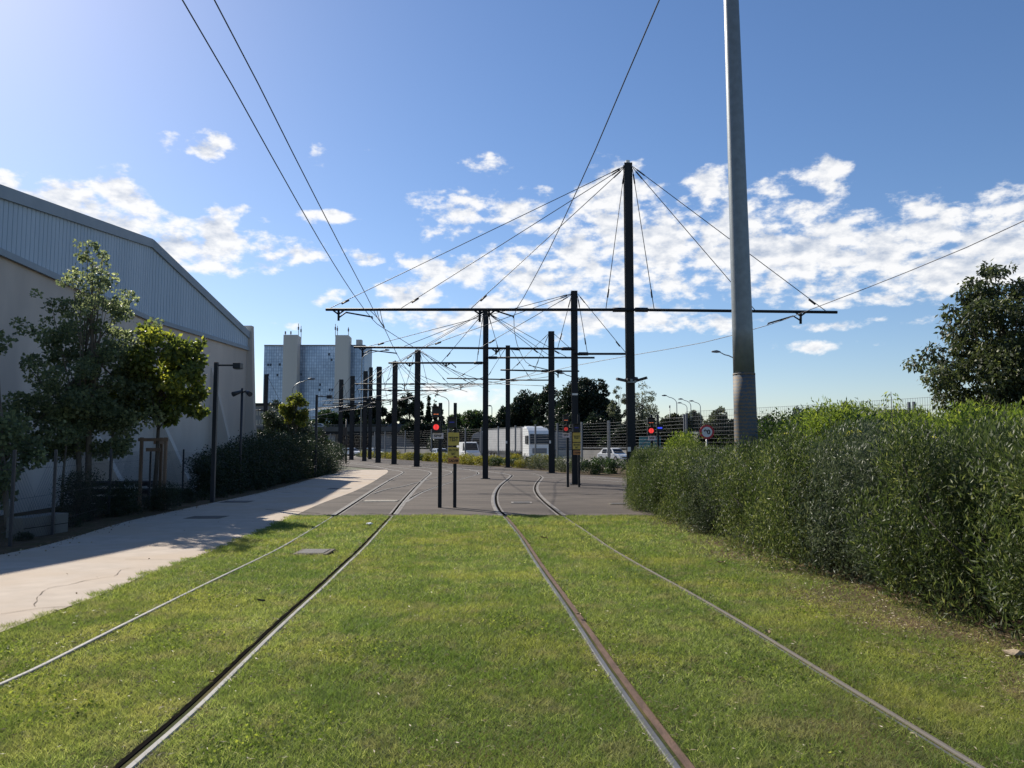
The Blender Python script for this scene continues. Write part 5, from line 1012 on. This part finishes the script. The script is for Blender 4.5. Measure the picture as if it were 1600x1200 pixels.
T(938, 592, 124, 58, 'dark evergreen shoulder left of the tallest mast', 'lf_dark', 1, k=40, n=5000)
T(880, 640, 122, 70, 'low dark undergrowth tree below the huge evergreen', 'lf_dark', 0, prof=dome(70/2/F*122), k=30)
T(940, 640, 120, 80, 'low dark undergrowth tree above the white hatchback', 'lf_dark', 0, prof=dome(80/2/F*120), k=30)
T(966, 598, 118, 40, 'yellowish slim tree left against the tallest mast', 'lf_airy', 1, k=30, n=2200, s=.30, L_=.24)
T(1003, 594, 118, 66, 'airy pale poplar right behind the tallest mast', 'lf_airy', 1, k=60, n=2600, s=.26, L_=.22, z0f=.2, bark='paleb')
T(970, 668, 115, 70, 'low bush bank behind the white hatchback', 'lf_dark', 0, prof=dome(70/2/F*115), k=26, n=2500)
T(1022, 655, 150, 50, 'grey-green tree under the poplar', 'lf_shrub', 1, k=24, n=2500)
T(1050, 645, 185, 56, 'low olive tree under the tallest curved lamp', 'lf_shrub', 2, k=24, n=2600)
T(1085, 641, 190, 50, 'low olive tree under the right curved lamp', 'lf_shrub', 2, k=24, n=2600)
T(1125, 634, 180, 56, 'rounded olive tree left of the thick grey pole', 'lf_shrub', 2, k=26, n=3000)
T(1200, 648, 190, 40, 'small grey-green tree right of the thick grey pole', 'lf_shrub', 2, k=20, n=2000)
T(1232, 656, 190, 50, 'small dark tree beyond the fence', 'lf_mid', 2, k=20, n=2000)
T(1280, 655, 185, 70, 'low tree line piece beyond the middle fence posts', 'lf_mid', 2, k=24, n=2400)
T(1322, 628, 150, 36, 'domed tree behind the right middle fence post', 'lf_shrub', 1, k=24, n=2600)
T(1352, 636, 150, 44, 'twin domed tree right of the fence post', 'lf_shrub', 1, k=24, n=2600)
T(1405, 643, 170, 60, 'low tree before the pale hall roof', 'lf_mid', 1, k=22, n=2400)
T(1180, 664, 170, 120, 'low dark tree strip behind the thick grey pole', 'lf_mid', 0, prof=dome(5), k=26, n=2600)
T(1345, 662, 120, 130, 'bushy bank behind the right fence', 'lf_mid', 0, prof=dome(5), k=26, n=2600)
T(1490, 650, 110, 120, 'bushy bank behind the large right tree', 'lf_mid', 0, prof=dome(5), k=26, n=2600)
# left clump beyond the lamp posts
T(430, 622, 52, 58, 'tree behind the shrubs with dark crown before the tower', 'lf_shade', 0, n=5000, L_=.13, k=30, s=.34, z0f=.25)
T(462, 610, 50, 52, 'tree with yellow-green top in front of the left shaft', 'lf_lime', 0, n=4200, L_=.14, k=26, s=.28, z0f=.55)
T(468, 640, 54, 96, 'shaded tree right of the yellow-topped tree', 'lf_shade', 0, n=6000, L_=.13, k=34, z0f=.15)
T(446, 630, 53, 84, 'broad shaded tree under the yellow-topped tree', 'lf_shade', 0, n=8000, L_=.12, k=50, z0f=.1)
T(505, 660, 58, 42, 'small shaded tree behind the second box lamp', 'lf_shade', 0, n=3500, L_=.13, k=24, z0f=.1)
# right large tree with drooping leaves
Yr = 26
p = at(1572, 640, Yr); tree((p[0], Yr, 0), at(1550, 402, Yr)[2], 2.4, 3.0, 'large dark tree with drooping leaves at the right edge', 'lf_right', np.random.default_rng(44), n=30000, L_=.165, asp=.45, k=110, s=.27, droop=.9, tr=.17,
     prof=lambda t: 3.05*max(.10, (1-abs(t-.33)/.78)**.62) if abs(t-.33) < .78 else .3, squash=(1, .9), flat=.75)
# left trees
def left_trees():
    rg = np.random.default_rng(33); Ym = 21.6
    b = at(132, 700, Ym); g = float(gz(b[0], Ym)); H = at(128, 378, Ym)[2]-g
    def prof(t): return max(.20, 2.15*(1-t)**.62*(.6+.45*min(1, t*4+.3)))
    cl = [(c[0], c[1], c[2], c[3], c[4], c[5]) for c in crown_clumps((1.6, H-.05, prof), 300, rg, .17, .85)]
    for (px, py, rr) in ((32, 505, .20), (45, 515, .26), (70, 525, .30), (205, 465, .26), (185, 480, .3), (20, 625, .36), (45, 635, .42), (70, 640, .42), (10, 645, .34), (60, 590, .3), (130, 400, .16), (150, 395, .14), (118, 430, .22), (60, 460, .14), (205, 620, .42), (190, 660, .40), (90, 660, .40), (95, 480, .3), (85, 560, .35), (180, 530, .4), (110, 520, .4), (128, 385, .14), (160, 430, .24), (100, 430, .2), (0, 640, .3), (30, 650, .34), (230, 500, .2), (215, 540, .35), (110, 690, .3), (150, 700, .3)):
        q = at(px, py, Ym); cl.append((q[0]-b[0], rg.uniform(-.5, .5), q[2]-g, rr, rr, rr*.8))
    e = empty('maple_tree', (b[0], Ym, g), 'tall pointed maple in front of the warehouse wall', 'tree')
    link('crown', leaf_mesh('crown', [clump_leaves(cl, 27000, .092, .85, rg, droop=.2)]), M['lf_maple'], e)
    mb = MB(); trunk(mb, (-.09, 0, -.1), (-.2, 0, 3.6), .085, .04, rg, [(.7, cl[i][:3], .03) for i in rg.choice(200, 10)]); trunk(mb, (.09, .15, -.1), (0, 0, H*.93), .10, .02, rg, [(rg.uniform(.3, .8), cl[i][:3], .03) for i in rg.choice(len(cl), 22)]); mb.build('trunk', M['paleb'], e, local=True)
    Yn = 22.3; b = at(240, 700, Yn); g = float(gz(b[0], Yn)); cl = []
    for (px, py, rr) in ((222, 512, .30), (235, 520, .36), (252, 530, .36), (292, 540, .26), (300, 533, .2), (275, 555, .40), (240, 560, .5), (215, 570, .45), (265, 590, .50), (290, 600, .42), (303, 615, .34), (305, 590, .28), (245, 610, .5), (225, 625, .48), (270, 635, .42), (298, 640, .32), (250, 650, .32), (210, 600, .4), (308, 640, .2), (205, 640, .35), (230, 590, .5), (260, 565, .4), (280, 620, .45), (240, 640, .4), (285, 570, .35), (200, 575, .45), (195, 615, .45), (285, 545, .42), (296, 562, .42), (304, 582, .38), (262, 530, .35), (305, 610, .35)):
        rr *= .8
        q = at(px, py, Yn); cl.append((q[0]-b[0], rg.uniform(-.7, .7), q[2]-g, rr, rr, rr*.85))
    e = empty('lime_tree', (b[0], Yn, g), 'young tree with yellow-green sunlit leaves inside a stake frame', 'tree')
    link('crown', leaf_mesh('crown', [clump_leaves(cl, 7500, .145, .75, rg, droop=.7)]), M['lf_limegreen'], e)
    mb = MB(); trunk(mb, (0, .1, -.1), (.15, .1, 4.6), .075, .02, rg, [(rg.uniform(.5, .9), c[:3], .02) for c in cl]); mb.build('trunk', M['bark'], e, local=True)
    Yq = 17.5; b = at(20, 700, Yq); g = float(gz(b[0], Yq)); cl = []
    for (px, py, rr) in ((5, 660, .35), (18, 670, .35), (30, 700, .3), (10, 720, .4), (38, 715, .25), (-10, 700, .5), (-30, 640, .5), (15, 750, .3), (-20, 770, .4), (0, 690, .4), (-60, 600, .6), (-70, 700, .7), (25, 740, .26), (-70, 540, .7), (-90, 500, .6), (-45, 580, .5), (-110, 560, .7), (-30, 530, .4)):
        q = at(px, py, Yq); cl.append((q[0]-b[0], rg.uniform(-.5, .5), q[2]-g, rr, rr, rr*.85))
    e = empty('maple_tree', (b[0], Yq, g), 'low maple crown cut by the left edge of the photo', 'tree')
    link('crown', leaf_mesh('crown', [clump_leaves(cl, 8000, .11, .85, rg, droop=.2)]), M['lf_maple'], e)
    mb = MB(); trunk(mb, (0, 0, -.1), (-.4, 0, 3.4), .07, .02, rg, [(rg.uniform(.4, .9), c[:3], .02) for c in cl]); mb.build('trunk', M['paleb'], e, local=True)
    for (px, Yv, hh, lab) in ((100, 20.6, 2.6, 'slender young trunk with a few leaves left of the twin maple trunks'), (173, 22, 2.7, 'slender young trunk with a few leaves right of the maple trunks')):
        b = at(px, 700, Yv); g = float(gz(b[0], Yv)); cl = [(rg.uniform(-.3, .3), rg.uniform(-.3, .3), hh+rg.uniform(-.3, .35), .28, .28, .22) for _ in range(9)]
        e = empty('young_tree', (b[0], Yv, g), lab, 'tree'); link('crown', leaf_mesh('crown', [clump_leaves(cl, 1100, .10, .8, rg)]), M['lf_maple'], e)
        mb = MB(); trunk(mb, (0, 0, -.1), (.05, 0, hh+.1), .04, .02, rg); mb.build('trunk', M['paleb'], e, local=True)
left_trees()

# ================================================================== SHRUBS
rs = np.random.default_rng(77)
def shrub_mesh(rg, w, d, h, n, L_, asp, up, droop=0., k=26, low=.05, s=.30, tallc=1.1):
    cl = []
    for _ in range(k):
        z = rg.uniform(low, 1)*h; r = (1-max(0, z/h-.55)*.75); a = rg.uniform(0, 2*math.pi); q = math.sqrt(rg.uniform(.1, 1))*r
        c = s*min(w, d, h)*(.6+.6*rg.uniform()); cl.append((q*math.cos(a)*(w/2-c*.6), q*math.sin(a)*(d/2-c*.6), min(z, h-c*.5), c, c, c*tallc))
    return [clump_leaves(cl, n, L_, asp, rg, up=up, droop=droop)], cl
def stems(cl, rg, n=9, r=.014, h=None):
    mb = MB()
    for i in rg.choice(len(cl), min(n, len(cl)), replace=False):
        c = cl[i]; a = (c[0]*.25+rg.normal(0, .06), c[1]*.25+rg.normal(0, .06), -.05); mb.tube([a, (a[0]+(c[0]-a[0])*.5, a[1]+(c[1]-a[1])*.5, c[2]*.6), c[:3]], [r, r*.8, r*.4], 5)
    return mb
def shrub_proto(mname, w, d, h, n, L_, asp, up, label, group, name='hedge_shrub', cat='shrub', seed=0, **kw):
    rg = np.random.default_rng(seed); ch, cl = shrub_mesh(rg, w, d, h, n, L_, asp, up, **kw)
    e = empty(name, (0, 0, 0), label, cat, group); link('foliage', leaf_mesh('foliage', ch), M[mname], e); stems(cl, rg).build('stems', M['bark'], e, local=True); return e
def place(protos, spots, base=0., used=None):
    """spots: (proto index, x, y, rz, scale)"""
    for (i, x, y, rz, sc) in spots:
        p = protos[i]; loc = (x, y, float(gz(x, y))+base); sc3 = sc if isinstance(sc, tuple) else (sc, sc, sc)
        if not p.get('_used'): p.location = loc; p.rotation_euler = (0, 0, rz); p.scale = sc3; p['_used'] = 1
        else: copy_thing(p, loc, rz, sc3)
# hedge front row: dense, glossy, upright narrow leaves
hl = 'glossy narrow-leaved shrub in the front row of the long hedge'
HP = [shrub_proto('lf_hedge', 2.1, 2.0, 1.64, 19000, .063, .22, .95, hl, 'glossy shrubs in the front of the hedge', seed=s, k=66, s=.145, tallc=1.7) for s in (1, 2, 3)]
HG = shrub_proto('lf_hedgeg', 2.0, 1.9, 1.60, 18000, .056, .24, .7, 'silvery grey-green shrub in the front row of the hedge', 'silvery shrubs in the hedge', seed=4, k=64, s=.145, tallc=1.5)
PR_ = HP+[HG]; sp = []
rr = np.random.default_rng(9); y = 4.2; i = 0
while y < 21.3:
    xf = np.interp(y, [4, 6.5, 8.3, 10.4, 13.7, 18, 21.5], [4.0, 3.9, 3.5, 3.45, 3.62, 3.30, 2.98]); kind = 3 if i in (5, 6, 12) else int(rr.integers(0, 3))
    h = np.interp(y, [4, 14, 18, 20.5, 21.5], [1.03, 1.03, 1.0, .93, .80]); sp.append((kind, xf+.95+rr.uniform(-.1, .12), y, rr.uniform(0, 6.28), (h*rr.uniform(.92, 1.08), h*rr.uniform(.92, 1.08), h*rr.uniform(.86, 1.10)))); y += 1.0; i += 1
y = 4.8
while y < 22.3: sp.append((int(rr.integers(0, 3)), 5.75+rr.uniform(-.15, .15), y, rr.uniform(0, 6.28), (1.0, 1.0, rr.uniform(.96, 1.08)))); y += 1.35
sp += [(0, 4.15, 22.5, .5, (.85, .85, .92)), (1, 4.6, 23.8, 1.5, (.8, .8, .92)), (2, 4.5, 25.0, 2.5, (.7, .7, .92)), (1, 3.85, 22.3, 2.2, (.72, .72, .86)), (2, 4.05, 23.6, .8, (.75, .75, .95)), (0, 4.35, 25.9, 1.8, (.75, .75, 1.0)), (0, 5.6, 24.4, .2, (1, 1, 1))]
place(PR_, sp)
# feathery taller plants behind
FPp = [shrub_proto('lf_fern', 2.2, 2.2, 2.62, 11000, .12, .24, .35, 'feathery light green bush behind the clipped hedge', 'feathery bushes behind the hedge', name='feathery_bush', seed=s, k=34, s=.22) for s in (11, 12)]
DP = shrub_proto('lf_mid', 2.4, 2.2, 2.3, 9000, .10, .45, .2, 'dull green bush among the feathery ones behind the hedge', 'dull green bushes behind the hedge', name='green_bush', seed=13, k=34)
sp = []
for (x, y0, y1, st) in ((7.6, 6.5, 24, 1.7), (9.3, 9, 27, 1.9), (11.3, 12, 30, 2.2), (13.5, 15, 33, 2.4)):
    y = y0
    while y < y1: sp.append((int(rr.choice([0, 1, 1, 2])), x+rr.uniform(-.3, .3), y, rr.uniform(0, 6.28), (1, 1, rr.uniform(.9, 1.06)*(1.82+.036*y)/2.62*(.68 if 800+F*x/y < 1165 else 1.0)))); y += st*rr.uniform(.85, 1.1)
sp = [(s_[0], s_[1], s_[2], s_[3], (.8, .8, .56)) if 1050 < 800+F*s_[1]/s_[2] < 1160 else s_ for s_ in sp]
sp = [s_ for s_ in sp if (s_[1]-base[0])**2+(s_[2]-YP)**2 > .5]
sp += [(0, 6.6, 30, 0., (.8, .8, .66)), (1, 5.5, 25.5, 1., (.75, .75, .80)), (2, 9.2, 31, 2., (.9, .9, .55)), (0, 4.9, 22.8, 2., (.6, .6, .74))]
place(FPp+[DP], sp)
# fern-like sprig standing above the hedge, and the bright hanging-leaf shoot
p = at(1392, 612, 12.5); g = at(1392, 690, 12.5); e = empty('tall_weed', (p[0], 12.5, .05), 'tall ladder-leaved weed standing above the hedge against the sky', 'plant')
mb = MB(); mb.tube([(p[0], 12.5, 0), (p[0]+.02, 12.5, p[2]*.6), tuple(p)], [.012, .009, .004], 5); mb.build('stem', M['paleb'], e); rg = np.random.default_rng(3); P = []; O = []
for k in range(11):
    z = p[2]-.02-k*.078; rl = .10+.035*min(k, 5)
    for s in (-1, 1):
        for q in range(9): P.append((p[0]+s*rl*(q+1)/9-p[0], rg.normal(0, .03), z-.05+.05*math.sin((q+1)/9*2.6)+rg.normal(0, .008))); O.append((s*.5, 0, -.8))
P = np.array(P); P[:, 2] -= .05; ch = leaves(P, .075, .28, rg, out=np.array(O), outw=2.2); link('leaves', leaf_mesh('leaves', [ch]), M['lf_fern'], e)
def hang(px, py, Y, label, seed, n=7, L_=.16):
    rg = np.random.default_rng(seed); p = at(px, py, Y); e = empty('leafy_shoot', (p[0], Y, .1), label, 'plant'); mb = MB(); mb.tube([(p[0], Y, .1), (p[0], Y, p[2])], [.012, .005], 5); mb.build('stem', M['paleb'], e)
    P = np.array([(rg.normal(0, .05), rg.normal(0, .05), p[2]-.1) for _ in range(n)]); O = np.array([(math.cos(a), .5*math.sin(a), -.45) for a in np.linspace(0, 6.28, n)]); link('leaves', leaf_mesh('leaves', [leaves(P, L_, .38, rg, out=O, outw=2.5, tint=np.full(n, .95))]), M['lf_lime'], e)
hang(1335, 672, 11.5, 'bright yellow-green shoot with hanging leaves over the middle of the hedge', 1); hang(1228, 676, 14.5, 'small bright shoot over the hedge right of the thick pole', 2, 6, .13); hang(1450, 682, 9.8, 'yellow-leaved shoot in the hedge below the right tree', 3, 6, .10)
# planting strip along the fence
YS_ = [shrub_proto('lf_yellow', 2.4, 2.0, 1.5, 2600, .13, .5, .2, 'yellow-green low shrub in the planting strip before the fence', 'yellow-green shrubs before the fence', name='yellow_shrub', seed=s, k=22) for s in (21, 22)]
GS_ = [shrub_proto('lf_mid', 2.2, 2.0, 1.25, 2600, .13, .5, .2, 'dark green low shrub in the planting strip before the fence', 'green shrubs before the fence', name='green_shrub', seed=23, k=22), shrub_proto('lf_shrub', 2.3, 2.2, 1.5, 2200, .11, .4, .4, 'grey-green twiggy shrub in the planting strip before the fence', 'grey-green shrubs before the fence', name='twiggy_shrub', seed=24, k=18)]
sp = []; S2 = spline(SB, .5); acc_ = 0; last = S2[0]
for i in range(1, len(S2)):
    acc_ += np.linalg.norm(S2[i]-S2[i-1]); Yc = S2[i][1]
    st = 2.3
    if acc_ > st and 24 < Yc < 132:
        acc_ = 0; t_ = S2[i]-S2[i-1]; nr = np.array([-t_[1], t_[0]])/np.linalg.norm(t_)
        pxc = 800+F*S2[i][0]/Yc
        for row, off in ((0, 1.1), (1, 3.0)):
            q = S2[i]+nr*(off+rr.uniform(-.2, .3))
            if 655 < pxc < 740 or (560 < pxc < 625): kind = int(rr.choice([0, 1]))
            elif pxc < 800: kind = int(rr.choice([2, 2, 0])) 
            else: kind = int(rr.choice([3, 3, 2, 3]))
            if pxc > 925 and rr.uniform() < .45: continue
            s_ = rr.uniform(.70, 1.0); sp.append((kind, q[0], q[1], rr.uniform(0, 6.28), (s_, s_, s_*rr.uniform(.62, .95)*(.95 if 860 < pxc < 925 else .80))))
place(YS_+GS_, sp)
# shaded shrubs left of the path
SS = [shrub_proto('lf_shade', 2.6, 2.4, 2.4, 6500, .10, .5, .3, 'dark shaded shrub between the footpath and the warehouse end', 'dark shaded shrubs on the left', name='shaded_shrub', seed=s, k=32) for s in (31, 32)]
LG = shrub_proto('lf_shade', 1.5, 1.2, .45, 1800, .07, .5, .2, 'low dark ground plant along the left edge of the footpath', 'low plants along the footpath', name='low_plant', seed=33, k=18)
sp = []
for (px, Y, s_) in ((320, 29, .72), (345, 30.5, .85), (372, 33, .9), (398, 35, .92), (335, 34, .85), (420, 38, .95), (440, 41, .95), (388, 41, 1.05), (460, 44, .95), (480, 47, .95), (497, 50, .95), (430, 48, 1.1), (512, 54, .9), (522, 60, .85), (455, 54, 1.1), (485, 58, 1.1), (410, 54, 1.15), (505, 66, .9), (400, 60, 1.2)):
    x = at(px, HZ, Y)[0]; sp.append((int(rr.integers(0, 2)), x, Y, rr.uniform(0, 6.28), (s_, s_, s_*rr.uniform(.66, 1.1))))
for (px, py, s_) in ((130, 800, .55), (155, 796, .42), (185, 790, .36)): q = at(px, HZ, 19.5); sp.append((0, q[0], 19.5+(px-130)*.05, rr.uniform(0, 6), (s_, s_, s_*.8)))
for y in np.arange(14, 58, 1.25):
    x = float(np.interp(y, yl, PLx)); sp.append((2, x-.75-rr.uniform(0, .3), y, rr.uniform(0, 6.28), rr.uniform(.55, 1.0)*np.interp(y, [14, 26, 40, 58], [.35, .7, 1.2, 1.5])))
    sp.append((2, x-1.9-rr.uniform(0, .5), y, rr.uniform(0, 6.28), rr.uniform(.5, 1.0)*np.interp(y, [14, 26, 58], [.4, .8, 1.4])))
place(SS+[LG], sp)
for o in bpy.data.objects:
    if '_used' in o: del o['_used']
print('objects', len(bpy.data.objects))
